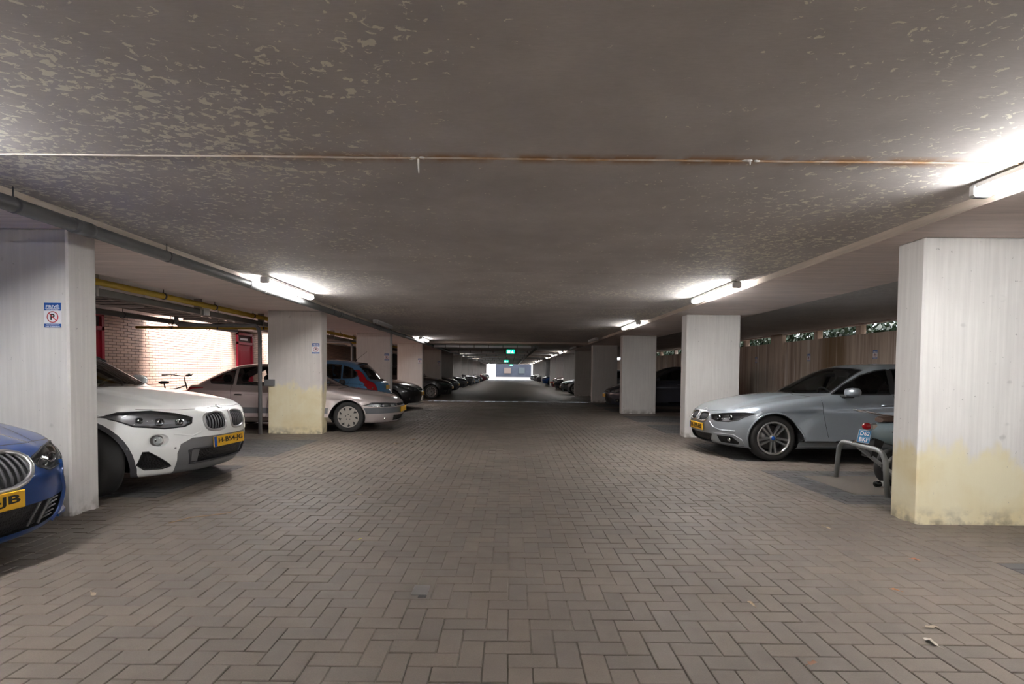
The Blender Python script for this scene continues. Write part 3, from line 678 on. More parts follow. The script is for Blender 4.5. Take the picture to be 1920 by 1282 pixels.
tag(MB().box(3.62, 4.9, 5.32, 6.3, -0.012, 0.003).build('concrete_pad', simple('dusty_concrete', (0.13, 0.112, 0.095), 0.85)), 'dusty concrete pad under the barrier and scooter', 'pad')
o = empty('bottle', (4.20, 5.72, 0.034)); o.rotation_euler = (0, 0, 0.25); tag(o, 'small dark bottle with a white label lying on the floor by the barrier', 'bottle')
MB().lathe([(0.002, -0.11), (0.03, -0.108), (0.032, -0.1), (0.032, 0.03), (0.014, 0.07), (0.012, 0.11), (0.002, 0.112)], 14, 'x').build('glass_body', simple('dark_bottle', (0.01, 0.012, 0.01), 0.1), o)
MB().lathe([(0.0325, -0.05), (0.0328, -0.048), (0.0328, 0.0), (0.0325, 0.002)], 14, 'x').build('label_band', M['white'], o)

# ------------------------------------------------------------------ scooter (tail towards the aisle)
sb = mat_paint('scooter_blue', (0.33, 0.44, 0.50), 0.1, 0.4)
o = empty('motor_scooter', (4.66, 5.78, 0), math.radians(5)); tag(o, 'pale blue retro motor scooter with red tail light half hidden by the column', 'scooter'); sc = o
def loft(secs, n=18):
    """secs: (x, zc, half_w, half_h_up, half_h_down)"""
    b = MB(); vs = []
    for (x, zc, w, hu, hd) in secs:
        for k in range(n):
            a = 2*math.pi*k/n; ca, sa = math.cos(a), math.sin(a); e = 0.8
            y = w*abs(ca)**e*(1 if ca > 0 else -1); z = (hu if sa > 0 else hd)*abs(sa)**e*(1 if sa > 0 else -1); vs.append((x, y, zc+z))
    fs = [(i*n+k, i*n+(k+1) % n, (i+1)*n+(k+1) % n, (i+1)*n+k) for i in range(len(secs)-1) for k in range(n)]
    b.add(vs, fs, 0, True); b.add(vs[:n], [tuple(range(n))]); b.add(vs[-n:], [tuple(range(n))]); return b
loft([(-0.64, 0.60, 0.03, 0.03, 0.05), (-0.60, 0.61, 0.075, 0.07, 0.10), (-0.50, 0.62, 0.125, 0.10, 0.12), (-0.35, 0.61, 0.175, 0.13, 0.15), (-0.15, 0.58, 0.20, 0.15, 0.19), (0.08, 0.54, 0.18, 0.16, 0.22), (0.22, 0.48, 0.12, 0.18, 0.2)]).build('tail_body', sb, sc)
loft([(0.1, 0.27, 0.16, 0.05, 0.05), (0.3, 0.25, 0.18, 0.03, 0.03), (0.62, 0.25, 0.17, 0.03, 0.03), (0.7, 0.30, 0.16, 0.04, 0.04)]).build('footboard', sb, sc)
MB().prism([(-0.2, 0.26), (0.2, 0.26), (0.22, 0.55), (0.14, 0.92), (-0.14, 0.92), (-0.22, 0.55)], 'x', 0.70, 0.74).build('leg_shield', sb, sc)
loft([(-0.52, 0.755, 0.06, 0.02, 0.03), (-0.45, 0.76, 0.12, 0.035, 0.03), (-0.1, 0.75, 0.14, 0.04, 0.04), (0.2, 0.73, 0.11, 0.03, 0.04)]).build('saddle', simple('brown_saddle', (0.10, 0.06, 0.045), 0.6), sc)
def tyre(b, x, z, r, w, n=28): return b.lathe([(r*0.72, -w*0.5), (r*0.86, -w*0.62), (r*0.97, -w*0.45), (r, 0), (r*0.97, w*0.45), (r*0.86, w*0.62), (r*0.72, w*0.5)], n, 'y', (x, 0, z))
for x, nm in ((-0.32, 'rear_wheel'), (0.92, 'front_wheel')):
    wv = tyre(MB(), x, 0.215, 0.215, 0.1).build(nm, M['rubber'], sc)
    MB().lathe([(0.002, -0.045), (0.06, -0.05), (0.08, -0.03), (0.15, -0.045), (0.155, 0.045), (0.08, 0.03), (0.06, 0.05), (0.002, 0.045)], 24, 'y', (x, 0, 0.215)).build('rim', M['alu'], wv)
MB().cbox(-0.42, 0.02, -0.16, -0.06, 0.14, 0.32, 0.03).build('engine_case', M['alu_dark'], sc)
ft = MB(); ft.sphere((-0.665, 0, 0.68), 0.055, 12, sc=(0.9, 0.8, 0.75)); ft.build('tail_light', M['redlens'], sc)
MB().cbox(-0.645, -0.57, -0.05, 0.05, 0.64, 0.715, 0.012).build('tail_light_base', M['chrome'], sc)
pl = MB().cbox(-0.07, 0.07, -0.003, 0.003, -0.075, 0.075, 0.002).build('number_plate', simple('scooter_plate_blue', (0.02, 0.22, 0.48), 0.4), sc); pl.location = (-0.70, -0.01, 0.565); pl.rotation_euler = (math.radians(-16), 0, math.radians(-72))
for tx, z in (('D62', 0.034), ('BKF', -0.034)):
    text('plate_text', tx, 0.06, M['signwhite'], pl, (0.005, -0.0045, z), 0, 0.001, (0.1, 0.048))
bd = MB()
for (a, b) in (((-0.066, -0.071), (0.066, -0.071)), ((0.066, -0.071), (0.066, 0.071)), ((0.066, 0.071), (-0.066, 0.071)), ((-0.066, 0.071), (-0.066, -0.071))): bd.tube([(a[0], -0.004, a[1]), (b[0], -0.004, b[1])], 0.0022, 6)
bd.build('plate_border', M['signwhite'], pl)
for s in (-1, 1):
    iv = MB(); iv.sphere((-0.43, s*0.15, 0.63), 0.04, 10, sc=(1.6, 0.5, 0.55)); iv.build('indicator', M['lens' if False else 'chrome'], sc)
rk = MB()
for s in (-0.08, 0.08): rk.tube([(-0.35, s, 0.79), (-0.62, s, 0.83), (-0.78, s*0.7, 0.86)], 0.008, 6)
rk.tube([(-0.78, -0.06, 0.86), (-0.78, 0.06, 0.86)], 0.008, 6); rk.tube([(-0.6, -0.085, 0.83), (-0.6, 0.085, 0.83)], 0.007, 6); rk.build('rear_rack', M['chrome'], sc)
MB().prism([(-0.62, 0.55), (-0.50, 0.53), (-0.60, 0.32), (-0.66, 0.34)], 'y', -0.07, 0.07).build('mud_flap', M['black'], sc)
hb = MB(); hb.tube([(0.62, -0.32, 0.96), (0.7, -0.1, 1.0), (0.7, 0.1, 1.0), (0.62, 0.32, 0.96)], 0.014, 8); hb.tube([(0.7, 0, 0.9), (0.72, 0, 1.0)], 0.03, 8); hb.build('handlebar', M['darkgrey'], sc)
st = MB(); st.tube([(-0.15, 0.1, 0.22), (-0.28, 0.16, 0.01)], 0.012, 6); st.tube([(-0.15, -0.1, 0.22), (-0.28, -0.16, 0.01)], 0.012, 6); st.build('stand', M['black'], sc)
fd = MB(); fd.lathe([(0.235, -0.07), (0.25, -0.05), (0.255, 0), (0.25, 0.05), (0.235, 0.07)], 14, 'y', (0.92, 0, 0.215), a0=math.radians(20), a1=math.radians(165)); fd.build('front_mudguard', sb, sc)

# ------------------------------------------------------------------ bicycle against the brick wall
o = empty('bicycle', (-7.75, 11.75, 0), math.radians(80)); tag(o, 'black city bicycle by the daylit wall, only handlebars showing above the white bonnet', 'bicycle')
for x in (-0.53, 0.55):
    w_ = MB(); w_.tube([(x+0.33*math.cos(a), 0, 0.35+0.33*math.sin(a)) for a in np.linspace(0, 2*math.pi, 33)[:-1]], 0.02, 8, closed=True); wo = w_.build('wheel', M['rubber'], o)
    sp = MB()
    for i in range(14):
        a = 2*math.pi*i/14; sp.tube([(x, 0, 0.35), (x+0.32*math.cos(a), 0, 0.35+0.32*math.sin(a))], 0.0016, 4)
    sp.build('spokes', M['steel'], wo)
fr = MB()
for a, b in (((-0.53, 0.35), (-0.1, 0.32)), ((-0.1, 0.32), (-0.22, 0.85)), ((-0.22, 0.80), (-0.53, 0.35)), ((-0.1, 0.32), (0.38, 0.72)), ((-0.2, 0.72), (0.36, 0.85)), ((0.36, 0.95), (0.55, 0.35))): fr.tube([(a[0], 0, a[1]), (b[0], 0, b[1])], 0.016, 8)
fr.build('frame', M['black'], o)
hb = MB(); hb.tube([(0.36, 0, 0.9), (0.34, 0, 1.06)], 0.013, 8); hb.tube([(0.14, -0.31, 1.10), (0.24, -0.28, 1.11), (0.36, -0.1, 1.08), (0.36, 0.1, 1.08), (0.24, 0.28, 1.11), (0.14, 0.31, 1.10)], 0.012, 8); hb.build('handlebar', M['black'], o)
for s in (-1, 1):
    MB().tube([(0.16, s*0.30, 1.105), (0.04, s*0.32, 1.10)], 0.017, 8).build('grip', M['rubber'], o); MB().tube([(0.30, s*0.2, 1.10), (0.36, s*0.22, 1.14), (0.24, s*0.27, 1.09)], 0.007, 6).build('brake_lever', M['black'], o)
MB().sphere((0.30, -0.16, 1.125), 0.028, 10, sc=(1, 1, 0.8)).build('bell', M['black'], o)
sd = MB(); sd.sphere((-0.24, 0, 0.94), 0.13, 12, sc=(1, 0.6, 0.3)); sd.tube([(-0.22, 0, 0.85), (-0.24, 0, 0.93)], 0.013, 8); sd.build('saddle', M['black'], o)

# ------------------------------------------------------------------ leaves and litter on the floor
def leaf(x, y, s, col, label, name='dry_leaf', seed=0, cat='leaf'):
    r = random.Random(seed); b = MB(); n = 9; rim = []
    for i in range(n):
        a = 2*math.pi*i/n; q = s*(0.55+0.45*abs(math.cos(a)))*(0.8+0.4*r.random()); rim.append((q*math.cos(a), 0.55*q*math.sin(a), 0.004+0.35*s*r.random()*abs(math.sin(a))))
    b.add([(0, 0, 0.003)]+rim, [(0, 1+i, 1+(i+1) % n) for i in range(n)], 0, True); b.tube([(s*0.9, 0, 0.006), (s*1.5, s*0.1, 0.004)], 0.0012, 5)
    o = b.build(name, simple('leaf_colour', col, 0.7), fix=False); o.location = (x, y, 0.001); o.rotation_euler = (0, 0, r.uniform(0, 6)); return tag(o, label, cat, 'fallen leaves on the paving')
leaf(2.249, 2.941, 0.026, (0.34, 0.15, 0.06), 'orange brown dry leaf on the pale paving right of centre', seed=1)
leaf(2.761, 3.436, 0.026, (0.36, 0.13, 0.06), 'reddish dry leaf near the front of the bright column', seed=2)
leaf(2.10, 2.50, 0.034, (0.30, 0.25, 0.18), 'curled grey brown leaf near the lower right corner', seed=3)
leaf(1.98, 2.36, 0.04, (0.45, 0.40, 0.33), 'pale ragged leaf just below the curled leaf', seed=4)
leaf(2.593, 4.14, 0.04, (0.38, 0.30, 0.18), 'tan leaf lying left of the bright column foot', seed=5)
leaf(1.318, 2.744, 0.03, (0.33, 0.25, 0.15), 'crumbled tan leaf on the paving right of the middle', seed=6)
leaf(1.32, 2.176, 0.03, (0.22, 0.11, 0.06), 'dark brown leaf in a joint at the bottom edge', seed=7)
leaf(-2.287, 2.785, 0.034, (0.36, 0.29, 0.2), 'tan leaf on the paving at lower left', seed=8)
leaf(-1.5, 5.1, 0.03, (0.40, 0.32, 0.17), 'small tan leaf on the left half of the aisle', seed=9)
leaf(-1.1, 3.75, 0.018, (0.38, 0.36, 0.06), 'tiny yellow green leaf left of the middle', seed=10)
leaf(-1.75, 9.3, 0.05, (0.35, 0.24, 0.15), 'brown leaf on the aisle before the silver hatchback', seed=11)
leaf(-1.95, 8.75, 0.05, (0.42, 0.34, 0.24), 'pale leaf on the aisle beside the yellow stained column', seed=12)
o = tag(MB().cbox(-0.545, -0.455, 2.82, 2.95, -0.004, 0.003, 0.0015).build('repair_slab', simple('smooth_grey_repair', (0.135, 0.128, 0.122), 0.3)), 'smooth grey repair patch in the herringbone left of the middle', 'patch')
MB().cbox(-0.50, -0.455, 2.79, 2.82, -0.004, 0.0025, 0.001).build('dark_hole', M['black'], o)
tw = MB().tube([(-2.75, 4.10, 0.004), (-2.66, 4.24, 0.01), (-2.55, 4.32, 0.006), (-2.42, 4.42, 0.004)], 0.004, 6).build('twig', simple('twig_bark', (0.3, 0.21, 0.13), 0.8)); tag(tw, 'thin pale twig on the paving beside the white car', 'twig')
R = math.radians
# ------------------------------------------------------------------ car modelling: smooth implicit body -> mesh -> panels cut out of it
def pchip(pts):
    pts = sorted(pts); x = np.array([p[0] for p in pts], float); y = np.array([p[1] for p in pts], float)
    h = np.diff(x); d = np.diff(y)/h; n = len(x); m = np.zeros(n)
    for i in range(1, n-1):
        if d[i-1]*d[i] > 0:
            w1, w2 = 2*h[i]+h[i-1], h[i]+2*h[i-1]; m[i] = (w1+w2)/(w1/d[i-1]+w2/d[i])
    m[0], m[-1] = d[0], d[-1]
    def f(q):
        q = np.clip(np.asarray(q, float), x[0], x[-1]); i = np.clip(np.searchsorted(x, q)-1, 0, n-2); t = (q-x[i])/h[i]
        return (2*t**3-3*t**2+1)*y[i]+(t**3-2*t**2+t)*h[i]*m[i]+(-2*t**3+3*t**2)*y[i+1]+(t**3-t**2)*h[i]*m[i+1]
    return f
def smax(a, b, k): h = np.clip(k-np.abs(a-b), 0, None)/k; return np.maximum(a, b)+h*h*k*0.25
def smin(a, b, k): return -smax(-a, -b, k)

class CarBody:
    def __init__(s, sp):
        s.sp = sp; g = lambda k, d=None: sp.get(k, d)
        s.t = pchip(sp['top']); s.w = pchip(sp['wz']); s.px = pchip(sp['wx']); s.xf = pchip(sp['front']); s.xr = pchip(sp['rear']); s.R = pchip([(sp['roof'][0][0]+0.3, 0.15)]+sp['roof']+[(sp['roof'][-1][0]-0.3, 0.15)]); s.gx = pchip(sp['gx']); s.bot = pchip(sp['bottom'])
        s.W = sp['width']/2; s.belt = sp['belt']; s.axf, s.axr = sp['axles']; s.ra = sp['arch']; s.wr = sp['wheel']
        s.sf, s.pf = sp.get('sweep_f', (0.42, 2.6)); s.sr, s.pr = sp.get('sweep_r', (0.25, 2.8))
        s.tum = sp.get('tumble', 0.46); s.flare = sp.get('flare', 0.018)
    def F(s, P):
        P = np.asarray(P, float); x, y, z = P[:, 0], np.abs(P[:, 1]), P[:, 2]; yn = y/s.W
        w = s.W*s.px(x)+s.w(z)
        for ax in (s.axf, s.axr):
            d = np.hypot(x-ax, z-s.wr); w = w+s.flare*np.exp(-((d-s.ra)/0.075)**2)*np.clip((z-s.wr*0.55)/0.25, 0, 1)
        for (zc, amp, x0, x1) in s.sp.get('creases', ()):
            zz = zc[0]+zc[1]*x if isinstance(zc, tuple) else zc
            w = w+amp*np.tanh((z-zz)/0.018)*np.exp(-((z-zz)/0.12)**2)*np.clip((x-x0)/0.3, 0, 1)*np.clip((x1-x)/0.3, 0, 1)
        a = y-w
        top = s.t(x)-s.sp.get('crown', 0.07)*yn**2
        for (yc, slope, amp, x0, x1) in s.sp.get('hood_lines', ()):
            yy = yc+slope*(x-x0); top = top+amp*np.tanh((yy-y)/0.03)*np.clip((x-x0)/0.15, 0, 1)*np.clip((x1-x)/0.15, 0, 1)
        b = (z-top)*0.92
        c = (x-(s.xf(z)-s.sf*np.clip(yn, 0, 1.4)**s.pf))*0.9
        d = ((s.xr(z)+s.sr*np.clip(yn, 0, 1.4)**s.pr)-x)*0.92
        e = s.bot(x)-z
        kt, kf = s.sp.get('k_side', 0.10), s.sp.get('k_front', 0.12)
        low = smax(a, b, kt); low = smax(low, smax(c, d, 0.05), kf); low = smax(low, e, 0.06)
        wg = s.W*s.gx(x)-s.tum*(z-s.belt)-0.16*np.clip(z-s.belt, 0, 1)**2
        ag = (y-wg)*0.9
        xx = x+s.sp.get('screen_curve', 0.20)*yn**2*np.where(x > s.sp.get('mid', -0.3), 1.0, -s.sp.get('rear_curve', 0.7))
        r = s.R(xx)-s.sp.get('roof_crown', 0.05)*yn**2
        dr = (s.R(xx+0.01)-s.R(xx-0.01))/0.02
        bgm = (z-r)/np.sqrt(1+dr*dr)
        gh = smax(ag, bgm, s.sp.get('k_roof', 0.11))
        gh = smax(gh, 0.3-z, 0.02)
        return smin(low, gh, s.sp.get('k_join', 0.035))
    def grad(s, P, e=2e-3):
        P = np.asarray(P, float); g = np.zeros_like(P)
        for i in range(3):
            d = np.zeros(3); d[i] = e; g[:, i] = (s.F(P+d)-s.F(P-d))/(2*e)
        return g
    def normal(s, P): g = s.grad(P); return g/np.maximum(np.linalg.norm(g, axis=1), 1e-9)[:, None]
    def mesh(s, h=0.03):
        L = s.sp['length']/2+0.1; W = s.W+0.16; H = s.sp['height']+0.1
        nx, ny, nz = int(2*L/h)+1, int(2*W/h)+1, int(H/h)+1
        ny += (ny % 2 == 0)
        X = np.linspace(-L, L, nx); Y = np.linspace(-W, W, ny); Z = np.linspace(0.02, H, nz)
        g = np.stack(np.meshgrid(X, Y, Z, indexing='ij'), -1).reshape(-1, 3); V = s.F(g).reshape(nx, ny, nz); S = V < 0
        hx, hy, hz = X[1]-X[0], Y[1]-Y[0], Z[1]-Z[0]
        acc = np.zeros((nx-1, ny-1, nz-1, 3)); cnt = np.zeros((nx-1, ny-1, nz-1))
        corner = [(0,0,0),(1,0,0),(0,1,0),(1,1,0),(0,0,1),(1,0,1),(0,1,1),(1,1,1)]
        def sub(A, c): return A[c[0]:nx-1+c[0], c[1]:ny-1+c[1], c[2]:nz-1+c[2]]
        for i in range(8):
            for j in range(i+1, 8):
                a, b = corner[i], corner[j]
                if sum(abs(p-q) for p, q in zip(a, b)) != 1: continue
                va, vb = sub(V, a), sub(V, b); m = (va < 0) != (vb < 0); t = np.where(m, va/np.where(m, va-vb, 1), 0)
                for k in range(3): acc[..., k] += np.where(m, a[k]+t*(b[k]-a[k]), 0)
                cnt += m
        act = cnt > 0; idx = -np.ones(act.shape, int); idx[act] = np.arange(act.sum())
        cells = np.argwhere(act); p = acc[act]/cnt[act][:, None]
        pts = np.stack([X[cells[:, 0]]+p[:, 0]*hx, Y[cells[:, 1]]+p[:, 1]*hy, Z[cells[:, 2]]+p[:, 2]*hz], 1)
        faces = []
        def quads(ax):
            A = S if ax == 0 else S
            sl0 = [slice(None)]*3; sl1 = [slice(None)]*3; sl0[ax] = slice(0, -1); sl1[ax] = slice(1, None)
            m = A[tuple(sl0)] != A[tuple(sl1)]; e = np.argwhere(m); inside = A[tuple(sl0)][m]
            o1, o2 = [(1, 2), (2, 0), (0, 1)][ax]
            ok = (e[:, o1] > 0) & (e[:, o2] > 0) & (e[:, o1] < S.shape[o1]-1) & (e[:, o2] < S.shape[o2]-1); e = e[ok]; inside = inside[ok]
            def c(d1, d2):
                q = e.copy(); q[:, o1] -= d1; q[:, o2] -= d2; return idx[q[:, 0], q[:, 1], q[:, 2]]
            f = np.stack([c(1, 1), c(0, 1), c(0, 0), c(1, 0)], 1); f[~inside] = f[~inside][:, ::-1]; faces.append(f)
        for ax in range(3): quads(ax)
        F = np.concatenate(faces)
        for it in range(4):
            g_ = s.grad(pts); n2 = np.maximum((g_*g_).sum(1), 1e-6); step = (s.F(pts)/n2)[:, None]*g_
            ln = np.linalg.norm(step, axis=1); step *= np.minimum(1, 0.02/np.maximum(ln, 1e-9))[:, None]; pts = pts-step
        return pts, F
    def cast(s, axis, ab, side=1):
        """first surface point met when looking along an axis from outside"""
        ab = np.asarray(ab, float); n = len(ab); L = {'x': s.sp['length']/2+0.12, 'y': s.W+0.14, 'z': s.sp['height']+0.08}[axis]
        ts = np.linspace(L*side, 0 if axis != 'z' else 0.25, 110); m = len(ts)
        def P(t):
            t = np.broadcast_to(t, (n,)); return {'x': np.stack([t, ab[:, 0], ab[:, 1]], 1), 'y': np.stack([ab[:, 0], t, ab[:, 1]], 1), 'z': np.stack([ab[:, 0], ab[:, 1], t], 1)}[axis]
        ins = s.F(np.concatenate([P(t) for t in ts])).reshape(m, n) < 0; has = ins.any(0); first = np.where(has, ins.argmax(0), m-1); first = np.maximum(first, 1)
        lo = ts[first-1].copy(); hi = ts[first].copy()
        for it in range(14):
            mid = (lo+hi)/2; v = s.F(P(mid)) < 0; hi = np.where(v, mid, hi); lo = np.where(v, lo, mid)
        return P((lo+hi)/2)

AX = {'x': (1, 2, 0), 'y': (0, 2, 1), 'z': (0, 1, 2)}
def convex_parts(poly):
    n = len(poly); ar = sum(poly[i][0]*poly[(i+1) % n][1]-poly[(i+1) % n][0]*poly[i][1] for i in range(n))
    if ar < 0: poly = poly[::-1]
    conv = all((poly[(i+1) % n][0]-poly[i][0])*(poly[(i+2) % n][1]-poly[(i+1) % n][1])-(poly[(i+1) % n][1]-poly[i][1])*(poly[(i+2) % n][0]-poly[(i+1) % n][0]) > -1e-9 for i in range(n))
    if conv: return [poly]
    out = []
    for tri in tessellate_polygon([[Vector((a, b, 0)) for a, b in poly]]):
        q = [poly[i] for i in tri]
        if (q[1][0]-q[0][0])*(q[2][1]-q[0][1])-(q[1][1]-q[0][1])*(q[2][0]-q[0][0]) < 0: q = q[::-1]
        out.append(q)
    return out
def smooth_poly(poly, n=2):
    for _ in range(n):
        q = []
        for i in range(len(poly)):
            a, b = poly[i], poly[(i+1) % len(poly)]; q += [(a[0]*.75+b[0]*.25, a[1]*.75+b[1]*.25), (a[0]*.25+b[0]*.75, a[1]*.25+b[1]*.75)]
        poly = q
    return poly
def dense(poly, step=0.03, closed=True):
    out = []; n = len(poly)
    for i in range(n if closed else n-1):
        a, b = poly[i], poly[(i+1) % n]; L = math.hypot(b[0]-a[0], b[1]-a[1]); k = max(1, int(L/step))
        out += [(a[0]+(b[0]-a[0])*j/k, a[1]+(b[1]-a[1])*j/k) for j in range(k)]
    if not closed: out.append(poly[-1])
    return out
def circle(cx, cy, r, n=32): return [(cx+r*math.cos(2*math.pi*i/n), cy+r*math.sin(2*math.pi*i/n)) for i in range(n)]

class Car:
    """an Empty at the car's base; parts are cut out of the implicit body or added to it"""
    def __init__(s, name, sp, paint, res=0.03):
        s.sp = sp; s.B = CarBody(sp); s.paint = paint; s.root = empty(name); s.cutlist = []
        pts, F = s.B.mesh(res); me = bpy.data.meshes.new('tmp'); me.from_pydata(pts.tolist(), [], F.tolist()); me.update()
        s.bm = bmesh.new(); s.bm.from_mesh(me); bpy.data.meshes.remove(me); s.layer = s.bm.faces.layers.int.new('part'); s.parts = {}
    def cut(s, poly, axis, side=0, nmin=0.15, part=0, within=0, cond=None):
        """mark faces inside the outline (seen along axis from +/- side) as belonging to part"""
        i, j, k = AX[axis]; bm = s.bm; lay = s.layer; got = []; poly = list(poly)
        L0 = (min(p[0] for p in poly), min(p[1] for p in poly)); H0 = (max(p[0] for p in poly), max(p[1] for p in poly)); cand = []
        for f in bm.faces:
            v0 = f.verts[0].co
            if v0[i] < L0[0]-0.09 or v0[i] > H0[0]+0.09 or v0[j] < L0[1]-0.09 or v0[j] > H0[1]+0.09: continue
            if within is not None and f[lay] != within: continue
            n = f.normal
            if side:
                if n[k]*side < nmin or (axis != 'z' and v0[k]*side < 0): continue
            elif abs(n[k]) < nmin: continue
            if cond and not cond(f.calc_center_median()): continue
            cand.append(f)
        for cp in convex_parts(poly):
            lo = (min(p[0] for p in cp), min(p[1] for p in cp)); hi = (max(p[0] for p in cp), max(p[1] for p in cp)); sel = []; rest = []
            for f in cand:
                a = [v.co[i] for v in f.verts]; b = [v.co[j] for v in f.verts]
                (rest if max(a) < lo[0] or min(a) > hi[0] or max(b) < lo[1] or min(b) > hi[1] else sel).append(f)
            for e in range(len(cp)):
                if not sel: break
                p, q = cp[e], cp[(e+1) % len(cp)]; no = [0, 0, 0]; no[i] = q[1]-p[1]; no[j] = -(q[0]-p[0]); co = [0, 0, 0]; co[i], co[j] = p[0], p[1]
                no = Vector(no)
                if no.length < 1e-9: continue
                no.normalize(); co = Vector(co)
                geom = list({g for f in sel for g in list(f.verts)+list(f.edges)})+sel
                r = bmesh.ops.bisect_plane(bm, geom=geom, dist=1e-5, plane_co=co, plane_no=no); sel = []
                for g in r['geom']:
                    if isinstance(g, bmesh.types.BMFace): (sel if (g.calc_center_median()-co).dot(no) < 1e-6 else rest).append(g)
            for f in sel: f[lay] = part
            got += sel; cand = rest
        return got
    def take(s, pid, name, mat, parent=None, recess=None, keep_shell=False, label=None):
        """move marked faces into an object of their own (optionally pushed inwards, with side walls)"""
        fs = [f for f in s.bm.faces if f[s.layer] == pid]
        if not fs: return None
        left = set(fs); isl = []
        while left:
            st_ = [left.pop()]; cur = []
            while st_:
                f = st_.pop(); cur.append(f)
                for e in f.edges:
                    for g in e.link_faces:
                        if g in left: left.discard(g); st_.append(g)
            isl.append(cur)
        big = max(len(q) for q in isl)
        for q in isl:
            if len(q) < 0.2*big:
                for f in q: f[s.layer] = 0
        fs = [f for f in fs if f[s.layer] == pid]
        vmap = {}; V = []; Fc = []; fset = set(fs)
        def vi(v):
            if v not in vmap: vmap[v] = len(V); V.append(v.co.copy())
            return vmap[v]
        for f in fs: Fc.append([vi(v) for v in f.verts])
        n0 = len(V); nF = len(Fc)
        if recess is not None:
            orig = [v.copy() for v in V]
            off = Vector(recess) if not isinstance(recess, (int, float)) else None
            if off is None:
                N = s.B.normal(np.array([v[:] for v in V])); V = [v-Vector(n)*recess for v, n in zip(V, N)]
            else: V = [v+off for v in V]
            for f in fs:
                for lp in f.loops:
                    if sum(1 for g in lp.edge.link_faces if g in fset) == 1:
                        a, b = vmap[lp.vert], vmap[lp.link_loop_next.vert]; q = len(V); V += [orig[a], orig[b]]; Fc.append([q, q+1, b, a])
        me = bpy.data.meshes.new(name); me.from_pydata([v[:] for v in V], [], Fc); me.materials.append(mat)
        if not keep_shell: bmesh.ops.delete(s.bm, geom=fs, context='FACES')
        s._shade(me, nF, V)
        o = link(name, me, parent or s.root)
        if label: o['label'] = label
        return o
    def _shade(s, me, nF, V):
        me.polygons.foreach_set('use_smooth', [i < nF for i in range(len(me.polygons))]); me.update()
        P = np.array([v[:] for v in V]); me.normals_split_custom_set_from_vertices(s.B.normal(P).tolist()) if nF == len(me.polygons) else None
    def body(s, name='body_shell', mat=None):
        bm = s.bm; lone = [v for v in bm.verts if not v.link_faces]; bmesh.ops.delete(bm, geom=lone, context='VERTS')
        me = bpy.data.meshes.new(name); bm.to_mesh(me); bm.free(); me.materials.append(mat or s.paint)
        me.polygons.foreach_set('use_smooth', [True]*len(me.polygons)); me.update()
        P = np.empty(len(me.vertices)*3); me.vertices.foreach_get('co', P); me.normals_split_custom_set_from_vertices(s.B.normal(P.reshape(-1, 3)).tolist())
        return link(name, me, s.root)
    def on(s, ab, axis, side=1, off=0.0):
        P = s.B.cast(axis, ab, side); N = s.B.normal(P); return P+N*off, N
    def ribbon(s, name, line, axis, side, width, mat, off=0.0012, closed=False, parent=None, raised=0.0, step=0.03):
        """thin strip lying on the body (panel gap, trim line)"""
        pl = dense(line, step, closed); P, N = s.on(pl, axis, side, off); n = len(P); V = []; Fc = []
        for i in range(n):
            a = P[(i+1) % n] if (closed or i < n-1) else P[i]; b = P[i-1] if (closed or i > 0) else P[i]; t = a-b; t /= max(np.linalg.norm(t), 1e-9); w = np.cross(N[i], t); w /= max(np.linalg.norm(w), 1e-9)
            V += [P[i]-w*width/2, P[i]+w*width/2]
            if raised: V[-2:] = [P[i]-w*width/2, P[i]-w*width*0.35+N[i]*raised, P[i]+w*width*0.35+N[i]*raised, P[i]+w*width/2]
        q = 4 if raised else 2
        for i in range(n if closed else n-1):
            j = (i+1) % n
            for e in range(q-1): Fc.append((i*q+e, i*q+e+1, j*q+e+1, j*q+e))
        b = MB(); b.add(V, Fc, 0, True); return b.build(name, mat, parent or s.root, fix=False)
    def tube_on(s, name, line, axis, side, r, mat, off=0.0, closed=True, parent=None, step=0.03, n=8):
        P, N = s.on(dense(line, step, closed), axis, side, off); return MB().tube([tuple(p) for p in P], r, n, closed=closed).build(name, mat, parent or s.root)
    def arches(s, lip=None, lipmat=None, clad=0.0, cladmat=None):
        for si in (1, -1):
            for ax in (s.B.axf, s.B.axr):
                c = circle(ax, s.B.wr, s.B.ra, 36)
                if clad:
                    big = [(ax+(s.B.ra+clad)*math.cos(a), s.B.wr+(s.B.ra+clad)*math.sin(a)) for a in np.linspace(0, 2*math.pi, 37)[:-1]]
                    s.cut(big, 'y', si, 0.05, 900, cond=lambda q: abs(q[1]) > s.B.W*0.62)
                    s.cut(c, 'y', si, -2, 901, within=None, cond=lambda q: abs(q[1]) > s.B.W*0.55); s.drop(901)
                    s.take(900, 'wheel_arch_cladding', cladmat)
                else:
                    s.cut(c, 'y', si, -2, 901, within=None, cond=lambda q: abs(q[1]) > s.B.W*0.55); s.drop(901)
                # dark inner liner
                b = MB(); y0 = s.B.W*0.97*si; y1 = s.B.W*0.52*si
                th = np.linspace(-0.35, math.pi+0.35, 22); top = [(ax+s.B.ra*math.cos(a), s.B.wr+s.B.ra*math.sin(a)) for a in th]
                yo = [abs(p[1]) for p in s.B.cast('y', [(q[0], min(q[1], s.B.wr+s.B.ra-0.004)) for q in top], 1)]
                V = [(p[0], si*max(yy-0.004, 0.5), p[1]) for p, yy in zip(top, yo)]+[(p[0], y1, p[1]) for p in top]; n = len(top)
                b.add(V, [(i, i+1, n+i+1, n+i) for i in range(n-1)]+[tuple(range(n, 2*n))], 0); b.build('wheel_liner', M['black'], s.root)
                if lip: s.ribbon('arch_lip', [(ax+(s.B.ra+0.012)*math.cos(a), s.B.wr+(s.B.ra+0.012)*math.sin(a)) for a in np.linspace(-0.1, math.pi+0.1, 26)], 'y', si, 0.024, lipmat or s.paint, 0.0, raised=lip)
